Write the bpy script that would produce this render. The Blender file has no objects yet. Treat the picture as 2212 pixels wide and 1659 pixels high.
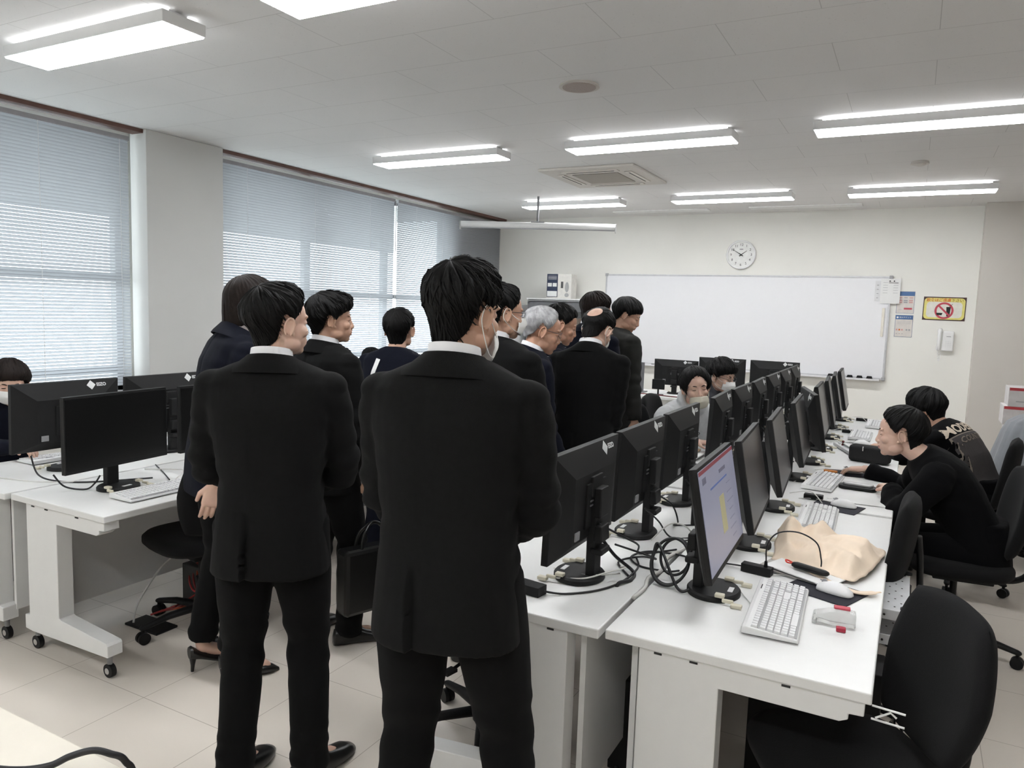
import bpy, bmesh, math, random
import numpy as np
from mathutils import Vector, Matrix, noise
random.seed(7)
C = bpy.context.scene.collection
SC = bpy.context.scene
PI = math.pi
R_ = math.radians

# ------------------------------------------------------------------ camera
CAM_H = 1.63
def look_axes(yaw, pitch, roll):
    cy, sy = math.cos(yaw), math.sin(yaw)
    f = Vector((-sy*math.cos(pitch), cy*math.cos(pitch), -math.sin(pitch)))
    r0 = Vector((cy, sy, 0)); u0 = r0.cross(f)
    r = math.cos(roll)*r0 + math.sin(roll)*u0
    u = -math.sin(roll)*r0 + math.cos(roll)*u0
    return r, u, f
r_, u_, f_ = look_axes(R_(28.055), R_(5.828), R_(1.881))
cd = bpy.data.cameras.new('camera'); cam = bpy.data.objects.new('camera', cd); C.objects.link(cam)
cam.matrix_world = Matrix(((r_.x, u_.x, -f_.x, 0), (r_.y, u_.y, -f_.y, 0), (r_.z, u_.z, -f_.z, CAM_H), (0, 0, 0, 1)))
cd.sensor_width = 36; cd.lens = 36*1614/2212; cd.clip_start = 0.02
SC.camera = cam
# ------------------------------------------------------------------ exposure, world
SC.view_settings.view_transform = 'Standard'; SC.view_settings.look = 'None'
SC.view_settings.gamma = 1; SC.view_settings.exposure = 0.0; SC.view_settings.use_curve_mapping = False
LAMP = 27.8
SKY = 10.0
w = bpy.data.worlds.new('overcast_sky'); SC.world = w; w.use_nodes = True
nt = w.node_tree; nt.nodes.clear()
wo = nt.nodes.new('ShaderNodeOutputWorld'); bg = nt.nodes.new('ShaderNodeBackground')
tc = nt.nodes.new('ShaderNodeTexCoord'); sp = nt.nodes.new('ShaderNodeSeparateXYZ'); rp = nt.nodes.new('ShaderNodeValToRGB')
nt.links.new(tc.outputs['Generated'], sp.inputs[0]); nt.links.new(sp.outputs['Z'], rp.inputs[0])
rp.color_ramp.elements[0].position = 0.0; rp.color_ramp.elements[0].color = (0.92, 0.94, 0.97, 1)
rp.color_ramp.elements[1].position = 0.5; rp.color_ramp.elements[1].color = (0.88, 0.93, 1.0, 1)
nt.links.new(rp.outputs[0], bg.inputs[0]); bg.inputs[1].default_value = SKY
nt.links.new(bg.outputs[0], wo.inputs[0])

# ------------------------------------------------------------------ materials
MATS = {}
def mat(name, col, rough=0.6, metal=0.0, var=0.06, nscale=20, bump=0.0, bscale=200, sheen=0.0, emit=None, estr=0, alpha=None, trans=0.0, coat=0.0, spec=0.5, ior=1.45, sss=0):
    if name in MATS: return MATS[name]
    m = bpy.data.materials.new(name); m.use_nodes = True; n = m.node_tree.nodes; l = m.node_tree.links
    b = n['Principled BSDF']
    tcn = n.new('ShaderNodeTexCoord'); nz = n.new('ShaderNodeTexNoise'); nz.inputs['Scale'].default_value = nscale; nz.inputs['Detail'].default_value = 3
    l.new(tcn.outputs['Object'], nz.inputs['Vector'])
    cr = n.new('ShaderNodeValToRGB'); cr.color_ramp.elements[0].position = .3; cr.color_ramp.elements[1].position = .7
    cr.color_ramp.elements[0].color = tuple(c*(1-var) for c in col)+(1,); cr.color_ramp.elements[1].color = tuple(min(1, c*(1+var)) for c in col)+(1,)
    l.new(nz.outputs['Fac'], cr.inputs[0]); l.new(cr.outputs[0], b.inputs['Base Color'])
    b.inputs['Roughness'].default_value = rough; b.inputs['Metallic'].default_value = metal
    b.inputs['Specular IOR Level'].default_value = spec; b.inputs['IOR'].default_value = ior
    b.inputs['Transmission Weight'].default_value = trans; b.inputs['Coat Weight'].default_value = coat
    if sheen: b.inputs['Sheen Weight'].default_value = sheen; b.inputs['Sheen Roughness'].default_value = .5
    if sss: b.inputs['Subsurface Weight'].default_value = sss; b.inputs['Subsurface Radius'].default_value = (.01, .004, .002)
    if emit: b.inputs['Emission Color'].default_value = tuple(emit)+(1,); b.inputs['Emission Strength'].default_value = estr
    if alpha is not None: b.inputs['Alpha'].default_value = alpha
    if bump:
        n2 = n.new('ShaderNodeTexNoise'); n2.inputs['Scale'].default_value = bscale; l.new(tcn.outputs['Object'], n2.inputs['Vector'])
        bp = n.new('ShaderNodeBump'); bp.inputs['Strength'].default_value = bump; bp.inputs['Distance'].default_value = .002
        l.new(n2.outputs['Fac'], bp.inputs['Height']); l.new(bp.outputs[0], b.inputs['Normal'])
    MATS[name] = m; return m
def joint_mat(name, col, line, sx, sy, ox, oy, width, rough, stagger=0, var=.04, speck=0, rvar=0, nscale=1.2):
    # flat tiled surface in object XY, thin joints
    m = mat(name, col, rough, var=var, nscale=nscale); n = m.node_tree.nodes; l = m.node_tree.links; b = n['Principled BSDF']
    cr = [x for x in n if x.bl_idname == 'ShaderNodeValToRGB'][0]
    tcn = [x for x in n if x.bl_idname == 'ShaderNodeTexCoord'][0]
    mp = n.new('ShaderNodeMapping'); mp.inputs['Location'].default_value = (-ox, -oy, 0); l.new(tcn.outputs['Object'], mp.inputs[0])
    br = n.new('ShaderNodeTexBrick'); br.offset = stagger; br.offset_frequency = 2; br.squash = 1
    br.inputs['Scale'].default_value = 1; br.inputs['Mortar Size'].default_value = width; br.inputs['Mortar Smooth'].default_value = .1
    br.inputs['Brick Width'].default_value = sx; br.inputs['Row Height'].default_value = sy
    sw = n.new('ShaderNodeVectorMath'); l.new(mp.outputs[0], sw.inputs[0]); l.new(mp.outputs[0], br.inputs['Vector'])
    mx = n.new('ShaderNodeMixRGB'); l.new(br.outputs['Fac'], mx.inputs[0]); l.new(cr.outputs[0], mx.inputs[1]); mx.inputs[2].default_value = tuple(line)+(1,)
    out = mx
    if speck:
        sn = n.new('ShaderNodeTexNoise'); sn.inputs['Scale'].default_value = 90; sn.inputs['Detail'].default_value = 2; l.new(tcn.outputs['Object'], sn.inputs['Vector'])
        sr = n.new('ShaderNodeValToRGB'); sr.color_ramp.elements[0].position = .68; sr.color_ramp.elements[1].position = .74
        sr.color_ramp.elements[0].color = (0, 0, 0, 1); sr.color_ramp.elements[1].color = (speck,)*3+(1,); l.new(sn.outputs['Fac'], sr.inputs[0])
        m2 = n.new('ShaderNodeMixRGB'); l.new(sr.outputs[0], m2.inputs[0]); l.new(mx.outputs[0], m2.inputs[1]); m2.inputs[2].default_value = (.3, .3, .3, 1); out = m2
    l.new(out.outputs[0], b.inputs['Base Color'])
    if rvar:
        rn = n.new('ShaderNodeTexNoise'); rn.inputs['Scale'].default_value = 3; rn.inputs['Detail'].default_value = 6; l.new(tcn.outputs['Object'], rn.inputs['Vector'])
        mr = n.new('ShaderNodeMapRange'); mr.inputs[3].default_value = rough-rvar; mr.inputs[4].default_value = rough+rvar; l.new(rn.outputs['Fac'], mr.inputs[0]); l.new(mr.outputs[0], b.inputs['Roughness'])
    return m
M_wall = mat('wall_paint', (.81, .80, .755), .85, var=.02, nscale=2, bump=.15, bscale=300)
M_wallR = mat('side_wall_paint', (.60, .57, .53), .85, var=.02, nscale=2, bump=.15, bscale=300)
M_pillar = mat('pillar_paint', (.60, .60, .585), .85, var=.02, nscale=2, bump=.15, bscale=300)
M_ceil = joint_mat('ceiling_board', (.74, .73, .72), (.54, .53, .52), .9, .45, .45, -.065, .002, .95, .5, var=.02, speck=.25)
M_floor = joint_mat('floor_tile', (.67, .615, .55), (.42, .38, .33), .5, .5, -2.65, 1.87, .0018, .24, 0, var=.05, rvar=.07)
M_brown = mat('brown_wood_trim', (.13, .065, .05), .5, var=.2, nscale=8)
M_blind = mat('blind_slat', (.27, .28, .30), .5, var=.01)
_n = M_blind.node_tree.nodes; _l = M_blind.node_tree.links; _t = _n.new('ShaderNodeBsdfTranslucent'); _t.inputs[0].default_value = (.86, .89, .93, 1)
_m = _n.new('ShaderNodeMixShader'); _m.inputs[0].default_value = .22; _l.new(_n['Principled BSDF'].outputs[0], _m.inputs[1]); _l.new(_t.outputs[0], _m.inputs[2]); _l.new(_m.outputs[0], _n['Material Output'].inputs[0])
M_pane = bpy.data.materials.new('thin_window_glass'); M_pane.use_nodes = True; _n = M_pane.node_tree.nodes; _l = M_pane.node_tree.links; _n.remove(_n['Principled BSDF'])
_a = _n.new('ShaderNodeBsdfTransparent'); _a.inputs[0].default_value = (.93, .96, .96, 1); _g = _n.new('ShaderNodeBsdfGlossy'); _g.inputs['Roughness'].default_value = .02
_m = _n.new('ShaderNodeMixShader'); _m.inputs[0].default_value = .05; _l.new(_a.outputs[0], _m.inputs[1]); _l.new(_g.outputs[0], _m.inputs[2]); _l.new(_m.outputs[0], _n['Material Output'].inputs[0])
M_cord = mat('blind_cord', (.75, .75, .74), .7)
M_alu = mat('window_aluminium', (.30, .30, .31), .4, .6)
M_desk = mat('white_laminate', (.73, .73, .72), .38, var=.01, bump=.05, bscale=400)
M_deskleg = mat('white_coated_steel', (.72, .72, .71), .45, var=.01)
M_edge = mat('desk_edge_band', (.66, .66, .65), .5, var=.01)
M_black = mat('black_plastic', (.006, .006, .0065), .5, spec=.3, var=.1, bump=.1, bscale=900)
M_mon = mat('charcoal_monitor_plastic', (.012, .012, .0125), .55, spec=.3, var=.06, bump=.12, bscale=900)
M_screen = mat('dark_glossy_screen', (.016, .017, .019), .30, spec=1.0, ior=1.7, var=.02)
M_screenon = mat('blue_grey_lit_screen', (.05, .05, .06), .3, emit=(.20, .205, .27), estr=.9)
M_chrome = mat('chrome', (.7, .7, .7), .15, 1.0)
M_greymetal = mat('grey_metal', (.25, .25, .26), .4, .5)
M_white = mat('white_plastic', (.80, .80, .80), .4, var=.01)
M_key = mat('white_keys', (.74, .74, .75), .5, var=.01)
M_groove = mat('key_bed_grey', (.36, .36, .37), .6)
M_beige = mat('beige_clip_plastic', (.66, .62, .50), .45, var=.04)
M_label = mat('white_sticker', (.75, .75, .75), .5)
M_fab = mat('charcoal_chair_fabric', (.009, .009, .0095), .95, var=.12, nscale=300, bump=.5, bscale=700, sheen=.03, spec=.15)
M_suit = mat('black_suit_cloth', (.0050, .0050, .0052), .92, var=.10, nscale=60, bump=.35, bscale=900, sheen=.02, spec=.12)
M_suit2 = mat('charcoal_suit_cloth', (.0075, .0075, .0077), .92, var=.10, nscale=60, bump=.35, bscale=900, sheen=.02, spec=.12)
M_navy = mat('navy_suit_cloth', (.0055, .0065, .0125), .9, var=.10, nscale=60, bump=.35, bscale=900, sheen=.02, spec=.12)
M_gjack = mat('olive_grey_jacket_cloth', (.020, .020, .0185), .85, var=.15, nscale=14, bump=.3, bscale=500, sheen=.02, spec=.12)
M_blackknit = mat('black_sweatshirt_cloth', (.0028, .0028, .0034), .96, var=.1, bump=.4, bscale=700, sheen=.02, spec=.12)
M_hood = mat('light_grey_hoodie_cloth', (.50, .51, .52), .9, var=.05, nscale=40, bump=.3, bscale=600, sheen=.2)
M_shirt = mat('white_shirt_cloth', (.80, .80, .82), .8, var=.01, bump=.1, bscale=600)
M_shirtg = mat('grey_beige_blouse', (.42, .38, .36), .8, var=.03)
M_skin = mat('skin', (.52, .315, .225), .5, var=.05, nscale=25, sss=.12)
M_skin2 = mat('paler_skin', (.62, .41, .32), .5, var=.05, nscale=25, sss=.12)
M_skinr = mat('ruddy_skin', (.48, .265, .18), .5, var=.07, nscale=25, sss=.12)
M_lip = mat('lips', (.42, .17, .15), .45, var=.05)
M_hair = mat('black_hair', (.0035, .0033, .0033), .62, spec=.22, var=.25, nscale=60, bump=.3, bscale=350)
M_hairb = mat('dark_brown_hair', (.010, .0058, .0045), .62, spec=.22, var=.25, nscale=60, bump=.3, bscale=350)
M_hairg = mat('silver_grey_hair', (.37, .37, .38), .5, var=.3, nscale=35, bump=.3, bscale=350)
M_mask = mat('white_mask_fabric', (.78, .78, .76), .8, var=.02)
M_maskb = mat('beige_mask_fabric', (.60, .57, .47), .8, var=.02)
M_shoe = mat('black_leather', (.008, .008, .008), .28, var=.1)
M_glass = mat('glasses_frame', (.05, .05, .055), .35, .5)
M_cream = mat('cream_tabletop', (.76, .71, .62), .5, var=.02)
M_canvas = mat('natural_canvas', (.82, .68, .54), .9, var=.05, nscale=12, bump=.3, bscale=600)
M_red = mat('red_plastic', (.38, .02, .05), .4)
M_redp = mat('red_carton_print', (.45, .05, .06), .6)
M_clear = mat('frosted_clear_plastic', (.93, .94, .93), .22, trans=.82, ior=1.2)
M_paper = mat('white_paper', (.78, .78, .77), .8, var=.01)
M_cable = mat('black_cable', (.012, .012, .014), .45)
M_cablew = mat('white_cable', (.62, .61, .58), .5)
M_cloth = mat('grey_dust_cover', (.20, .21, .23), .75, var=.04, sheen=.2)
M_wb = mat('whiteboard_enamel', (.80, .80, .82), .28, var=.005)
M_lit = mat('lamp_diffuser', (.9, .9, .9), .5, emit=(.97, .985, 1.0), estr=LAMP)
M_lits = mat('lamp_side_glow', (.9, .9, .9), .5, emit=(.97, .985, 1.0), estr=LAMP*.5)
M_lamp = mat('lamp_housing_white', (.78, .78, .78), .5, var=.01)
M_acw = mat('aircon_panel', (.60, .57, .53), .6, var=.02)
M_acg = mat('aircon_grille', (.36, .33, .29), .8, var=.1, nscale=200)
M_ink = mat('black_ink', (.02, .02, .02), .7)
M_blue = mat('poster_blue', (.08, .16, .33), .6)
M_yel = mat('sign_yellow', (.75, .68, .22), .6)
M_pale = mat('sign_pale', (.74, .72, .66), .6)
M_redsign = mat('sign_red', (.52, .07, .10), .6)
M_orange = mat('sign_orange', (.62, .16, .03), .6)
M_pink = mat('poster_pink', (.62, .34, .32), .6)
M_darkbrown = mat('sign_dark_brown', (.06, .03, .03), .6)
M_greychair = mat('light_grey_plastic', (.30, .33, .40), .6)
M_wood = mat('pale_wood', (.62, .47, .30), .6, var=.1)
M_shelfgrey = mat('grey_steel_cabinet', (.16, .16, .165), .5, .3)
M_cardboard = mat('brown_cardboard', (.22, .12, .05), .8)

# ------------------------------------------------------------------ mesh helpers
class MB:
    def __init__(s): s.v = []; s.f = []; s.m = []
    def add(s, vs, fs, mi=0, T=None):
        o = len(s.v)
        for p in vs:
            p = Vector(p)
            if T is not None: p = T @ p
            s.v.append((p.x, p.y, p.z))
        for f in fs: s.f.append(tuple(i+o for i in f)); s.m.append(mi)
        return s
    def box(s, c, d, mi=0, T=None, taper=None):
        x, y, z = c; a, b, h = d[0]/2, d[1]/2, d[2]/2
        tx, ty = taper or (1, 1)
        vs = [(x-a, y-b, z-h), (x+a, y-b, z-h), (x+a, y+b, z-h), (x-a, y+b, z-h), (x-a*tx, y-b*ty, z+h), (x+a*tx, y-b*ty, z+h), (x+a*tx, y+b*ty, z+h), (x-a*tx, y+b*ty, z+h)]
        return s.add(vs, [(0, 3, 2, 1), (4, 5, 6, 7), (0, 1, 5, 4), (1, 2, 6, 5), (2, 3, 7, 6), (3, 0, 4, 7)], mi, T)
    def prism(s, poly, axis, lo, hi, mi=0, T=None):
        n = len(poly)
        def P(p, t):
            if axis == 'x': return (t, p[0], p[1])
            if axis == 'y': return (p[0], t, p[1])
            return (p[0], p[1], t)
        vs = [P(p, lo) for p in poly]+[P(p, hi) for p in poly]
        fs = [tuple(range(n))[::-1], tuple(range(n, 2*n))]+[(i, (i+1) % n, n+(i+1) % n, n+i) for i in range(n)]
        return s.add(vs, fs, mi, T)
    def loft(s, rings, mi=0, T=None, cap=True, closed=True):
        # rings: list of lists of points
        n = len(rings[0]); vs = [p for r in rings for p in r]; fs = []
        for i in range(len(rings)-1):
            for j in range(n if closed else n-1):
                k = (j+1) % n
                fs.append((i*n+j, i*n+k, (i+1)*n+k, (i+1)*n+j))
        if cap and closed:
            for ri, rev in ((0, True), (len(rings)-1, False)):
                cpt = sum((Vector(p) for p in rings[ri]), Vector())/n; vs.append(cpt); ci = len(vs)-1
                for j in range(n):
                    k = (j+1) % n
                    fs.append((ci, ri*n+k, ri*n+j) if rev else (ci, ri*n+j, ri*n+k))
        return s.add(vs, fs, mi, T)
    def ering(s, c, X, Y, a, b, n=24, pw=2.0):
        out = []
        for i in range(n):
            t = 2*PI*i/n; ct, st = math.cos(t), math.sin(t)
            e = 2.0/pw
            out.append(Vector(c)+Vector(X)*(a*math.copysign(abs(ct)**e, ct))+Vector(Y)*(b*math.copysign(abs(st)**e, st)))
        return out
    def tube(s, pts, rad, n=10, mi=0, T=None, round_=False, flat=1.0, up=None):
        pts = [Vector(p) for p in pts]; N = len(pts)
        if not hasattr(rad, '__len__'): rad = [rad]*N
        rad = list(rad)
        if round_:  # rounded ends
            d0 = (pts[0]-pts[1]).normalized(); d1 = (pts[-1]-pts[-2]).normalized()
            r0, r1 = rad[0], rad[-1]
            A = [pts[0]+d0*r0*.97, pts[0]+d0*r0*.7]; B = [pts[-1]+d1*r1*.7, pts[-1]+d1*r1*.97]
            pts = A+pts+B; rad = [r0*.25, r0*.72]+rad+[r1*.72, r1*.25]; N = len(pts)
        rings = []; ref = None
        for i in range(N):
            t = (pts[min(i+1, N-1)]-pts[max(i-1, 0)]).normalized()
            if ref is None:
                g = Vector(up) if up is not None else (Vector((0, 0, 1)) if abs(t.z) < .9 else Vector((0, 1, 0)))
                ref = (g-t*g.dot(t)).normalized()
            else:
                ref = (ref-t*ref.dot(t))
                ref = ref.normalized() if ref.length > 1e-6 else t.orthogonal().normalized()
            sd = t.cross(ref)
            rings.append(s.ering(pts[i], sd, ref, rad[i], rad[i]*flat, n))
        return s.loft(rings, mi, T)
    def ell(s, c, r, mi=0, T=None, nu=20, nv=12, rot=None):
        vs = []; fs = []
        c = Vector(c)
        for i in range(1, nv):
            ph = PI*i/nv
            for j in range(nu):
                th = 2*PI*j/nu
                p = Vector((r[0]*math.sin(ph)*math.cos(th), r[1]*math.sin(ph)*math.sin(th), r[2]*math.cos(ph)))
                if rot is not None: p = rot @ p
                vs.append(c+p)
        tp = Vector((0, 0, r[2])); bt = Vector((0, 0, -r[2]))
        if rot is not None: tp = rot @ tp; bt = rot @ bt
        vs += [c+tp, c+bt]; a, b = len(vs)-2, len(vs)-1
        for i in range(nv-2):
            for j in range(nu):
                k = (j+1) % nu
                fs.append((i*nu+j, (i+1)*nu+j, (i+1)*nu+k, i*nu+k))
        for j in range(nu):
            k = (j+1) % nu
            fs.append((a, j, k)); fs.append((b, (nv-2)*nu+k, (nv-2)*nu+j))
        return s.add(vs, fs, mi, T)
    def cyl(s, c, r, h, n=24, mi=0, T=None, r2=None, axis='z'):
        c = Vector(c); r2 = r if r2 is None else r2
        ax = {'z': (Vector((1, 0, 0)), Vector((0, 1, 0)), Vector((0, 0, 1))), 'x': (Vector((0, 1, 0)), Vector((0, 0, 1)), Vector((1, 0, 0))), 'y': (Vector((0, 0, 1)), Vector((1, 0, 0)), Vector((0, 1, 0)))}[axis]
        return s.loft([s.ering(c-ax[2]*h/2, ax[0], ax[1], r, r, n), s.ering(c+ax[2]*h/2, ax[0], ax[1], r2, r2, n)], mi, T)
    def mesh(s, name):
        me = bpy.data.meshes.new(name); me.from_pydata(s.v, [], s.f)
        me.polygons.foreach_set('material_index', s.m); me.update(); return me
    def build(s, name, mats, parent=None, smooth=False, bevel=0, seg=2, fix=True, subsurf=0):
        me = s.mesh(name)
        if fix:
            b = bmesh.new(); b.from_mesh(me); bmesh.ops.recalc_face_normals(b, faces=b.faces); b.to_mesh(me); b.free()
        if not isinstance(mats, (list, tuple)): mats = [mats]
        for m in mats: me.materials.append(m)
        o = bpy.data.objects.new(name, me); C.objects.link(o)
        if parent: o.parent = parent
        if smooth:
            me.polygons.foreach_set('use_smooth', [True]*len(me.polygons))
            if smooth == 'auto': me.set_sharp_from_angle(angle=R_(38))
        if bevel:
            md = o.modifiers.new('bevel', 'BEVEL'); md.width = bevel; md.segments = seg; md.limit_method = 'ANGLE'; md.angle_limit = R_(40)
        if subsurf:
            md = o.modifiers.new('sub', 'SUBSURF'); md.levels = subsurf; md.render_levels = subsurf
        return o
def tag(o, label=None, cat=None, group=None, kind=None):
    if label: o['label'] = label
    if cat: o['category'] = cat
    if group: o['group'] = group
    if kind: o['kind'] = kind
    return o
def empty(name, loc, rz=0, label=None, cat=None, group=None):
    o = bpy.data.objects.new(name, None); C.objects.link(o); o.location = loc; o.rotation_euler = (0, 0, rz); o.empty_display_size = .1
    return tag(o, label, cat, group)
def struct(name, mb, m, **k):
    o = mb.build(name, m, **k); o['kind'] = 'structure'; return o
def copy_tree(o, parent=None):
    c = o.copy(); C.objects.link(c)
    if parent: c.parent = parent
    for ch in list(o.children): copy_tree(ch, c)
    return c
def smooth_path(pts, n=8):
    # Catmull-Rom
    P = [Vector(p) for p in pts]; out = []
    for i in range(len(P)-1):
        p0 = P[max(i-1, 0)]; p1 = P[i]; p2 = P[i+1]; p3 = P[min(i+2, len(P)-1)]
        for k in range(n):
            t = k/n
            out.append(.5*((2*p1)+(p2-p0)*t+(2*p0-5*p1+4*p2-p3)*t*t+(3*p1-p0-3*p2+p3)*t*t*t))
    out.append(P[-1]); return out
def text_mesh(name, s, size, mats, parent=None, T=None, extrude=.0004, align='CENTER', bold=0):
    cu = bpy.data.curves.new(name, 'FONT'); cu.body = s; cu.size = size; cu.extrude = extrude; cu.align_x = align; cu.align_y = 'CENTER'; cu.resolution_u = 3; cu.offset = bold
    t = bpy.data.objects.new(name, cu); C.objects.link(t)
    dg = bpy.context.evaluated_depsgraph_get(); me = bpy.data.meshes.new_from_object(t.evaluated_get(dg))
    bpy.data.objects.remove(t); me.materials.clear(); me.materials.append(mats)
    if T is not None: me.transform(T)
    o = bpy.data.objects.new(name, me); C.objects.link(o)
    if parent: o.parent = parent
    return o
def remesh(mb, voxel, smooth=3, fac=.5):
    me = mb.mesh('tmp'); o = bpy.data.objects.new('tmp', me); C.objects.link(o)
    md = o.modifiers.new('r', 'REMESH'); md.mode = 'VOXEL'; md.voxel_size = voxel
    if smooth:
        s = o.modifiers.new('s', 'SMOOTH'); s.iterations = smooth; s.factor = fac
    dg = bpy.context.evaluated_depsgraph_get(); out = bpy.data.meshes.new_from_object(o.evaluated_get(dg))
    bpy.data.objects.remove(o); bpy.data.meshes.remove(me)
    out.polygons.foreach_set('use_smooth', [True]*len(out.polygons))
    return out
def mesh_obj(name, me, mats, parent=None):
    me.materials.clear()
    for m in (mats if isinstance(mats, (list, tuple)) else [mats]): me.materials.append(m)
    o = bpy.data.objects.new(name, me); C.objects.link(o)
    if parent: o.parent = parent
    return o
def join_meshes(a, b):
    bm = bmesh.new(); bm.from_mesh(a); bm.from_mesh(b); out = bpy.data.meshes.new('j'); bm.to_mesh(out); bm.free()
    out.polygons.foreach_set('use_smooth', [True]*len(out.polygons)); return out
def getv(me):
    a = np.empty(len(me.vertices)*3); me.vertices.foreach_get('co', a); return a.reshape(-1, 3)
def getn(me):
    a = np.empty(len(me.vertices)*3); me.vertices.foreach_get('normal', a); return a.reshape(-1, 3)
def setv(me, a): me.vertices.foreach_set('co', a.ravel()); me.update()
def TR(loc=(0, 0, 0), rz=0, rx=0, ry=0):
    return Matrix.Translation(loc) @ Matrix.Rotation(rz, 4, 'Z') @ Matrix.Rotation(rx, 4, 'X') @ Matrix.Rotation(ry, 4, 'Y')

exec_order = []
# ================================================================== ROOM
CEIL = 2.94; YB = 10.0; YF = -1.6; XL = -5.62; XR = 2.9
struct('floor', MB().box(((XL+XR)/2, (YB+YF)/2, -.05), (XR-XL+.6, YB-YF+.4, .1)), M_floor)
struct('ceiling', MB().box(((XL+XR)/2, (YB+YF)/2, CEIL+.05), (XR-XL+.6, YB-YF+.4, .1)), M_ceil)
struct('wall_back', MB().box(((XL+XR)/2, YB+.06, CEIL/2), (XR-XL+.6, .12, CEIL)), M_wall)
struct('wall_front', MB().box(((XL+XR)/2, YF-.06, CEIL/2), (XR-XL+.6, .12, CEIL)), M_wall)
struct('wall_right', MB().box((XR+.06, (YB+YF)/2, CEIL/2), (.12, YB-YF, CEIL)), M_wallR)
# left wall with two openings
WX = XL-.16
o = MB()
SILL = .84; HEAD = 2.90
for y0, y1 in ((YF, -.6), (3.96, 4.74), (8.75, YB)): o.box((XL-.19, (y0+y1)/2, CEIL/2), (.22, y1-y0, CEIL))
for y0, y1 in ((-.6, 3.96), (4.74, 8.75)):
    o.box((XL-.19, (y0+y1)/2, SILL/2), (.22, y1-y0, SILL)); o.box((XL-.19, (y0+y1)/2, (HEAD+CEIL)/2), (.22, y1-y0, CEIL-HEAD))
struct('wall_left', o, M_wall)
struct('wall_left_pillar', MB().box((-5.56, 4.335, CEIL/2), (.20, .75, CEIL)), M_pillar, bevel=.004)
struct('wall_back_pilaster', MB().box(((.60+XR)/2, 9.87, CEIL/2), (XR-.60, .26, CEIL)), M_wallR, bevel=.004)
struct('trim_1', MB().box((-5.56, 1.68, 2.925), (.13, 4.62, .03)), M_brown)
struct('trim_2', MB().box((-5.56, 7.34, 2.925), (.13, 5.26, .03)), M_brown)
struct('trim_3', MB().box((-5.535, 1.68, .81), (.17, 4.55, .05)), M_brown, bevel=.004)
struct('trim_4', MB().box((-5.535, 7.34, .66), (.17, 5.26, .05)), M_brown, bevel=.004)
struct('wall_left_below_sill', MB().box((-5.60, 7.36, .32), (.06, 5.26, .635)), M_wall)
struct('baseboard_back', MB().box((-2.5, 9.99, .04), (6.2, .02, .08)), M_brown)
struct('baseboard_right', MB().box((XR-.01, 4, .04), (.02, 11, .08)), M_brown)
# windows
def window(name, y0, y1, posts, bars):
    root = empty(name, (XL-.2, (y0+y1)/2, SILL)); root['kind'] = 'structure'
    yc = (y0+y1)/2; f = MB()
    for z in (SILL+.03, HEAD-.03): f.box((0, 0, z-SILL), (.07, y1-y0, .06))
    for y in (y0+.03, y1-.03): f.box((0, y-yc, (HEAD-SILL)/2), (.07, .06, HEAD-SILL))
    f.build('window_frame', M_alu, root)
    m = MB()
    for y in posts: m.box((0, y-yc, (HEAD-SILL)/2), (.06, .09, HEAD-SILL-.12))
    for z in bars: m.box((0, 0, z-SILL), (.05, y1-y0-.12, .05))
    m.build('mullion', M_alu, root)
    g = MB().box((0, 0, (HEAD-SILL)/2), (.006, y1-y0-.1, HEAD-SILL-.1)); g.build('pane', M_pane, root)
window('window_1', -.6, 3.96, (1.0, 2.5), (1.02, 1.78))
window('window_2', 4.74, 8.75, (6.1, 7.45), (1.02, 1.72))
struct('added_shading_eave', MB().box((-6.75, 4.2, 3.02), (1.85, 11.6, .14)).box((-7.62, 4.2, 2.72), (.12, 11.6, .50)), mat('added_eave_concrete', (.34, .34, .34), .9))  # unseen eave and drop beam, added to darken the upper blinds
struct('ground_outside', MB().box((-14, 4, -.6), (16, 30, .1)), mat('pale_ground', (.42, .43, .42), .9))
# blinds
BL_ = []
def blind(y0, y1, zb, label, cordys):
    root = empty('window_blind', (-5.60, (y0+y1)/2, 2.86), 0, label, 'blind', 'venetian blinds over the left windows')
    BL_.append(root); yc = (y0+y1)/2; L = y1-y0; m = MB(); p = .025; wd = .025; t = R_(64); N = int((2.84-zb)/p)
    for i in range(N):
        z = 2.84-i*p-2.86
        # outer edge low, inner edge high
        dx, dz = wd/2*math.cos(t), wd/2*math.sin(t)
        bx = -.0022*math.sin(t); bz = .0022*math.cos(t)
        prof = [(dx, dz), (bx*.8+dx*.35, bz+dz*.35), (bx*.8-dx*.35, bz-dz*.35), (-dx, -dz)]
        vs = [(q[0], -L/2, z+q[1]) for q in prof]+[(q[0], L/2, z+q[1]) for q in prof]
        m.add(vs, [(0, 1, 5, 4), (1, 2, 6, 5), (2, 3, 7, 6)])
    m.build('slats', M_blind, root, smooth=True, fix=False)
    MB().box((0, 0, 0), (.035, L, .035)).build('head_rail', mat('blind_rail', (.4, .4, .42), .5), root)
    MB().box((0, 0, zb-2.86-.012), (.022, L, .016)).build('bottom_rail', mat('blind_rail', (.4, .4, .42), .5), root)
    for cy in cordys:
        MB().tube([(.014, cy-yc, 0), (.014, cy-yc, zb-2.86)], .0016, 6).build('ladder_cord', M_cord, root)
blind(-.55, 1.9, .87, 'grey venetian blind running out of the frame at the far left', (.2,))
blind(1.92, 3.90, .87, 'grey venetian blind over the near window, left of the pillar', (2.35, 3.2, 3.82))
blind(4.80, 7.36, .74, 'pale backlit venetian blind just right of the pillar', (5.1, 6.0, 6.9))
blind(7.42, 9.97, .74, 'venetian blind shaded grey towards the back corner of the room', (7.8, 8.4))
MB().tube([(.02, 1.29, -.01), (.02, 1.29, -1.4)], .004, 8).build('pull_wand', M_white, BL_[2], smooth=True)

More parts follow.
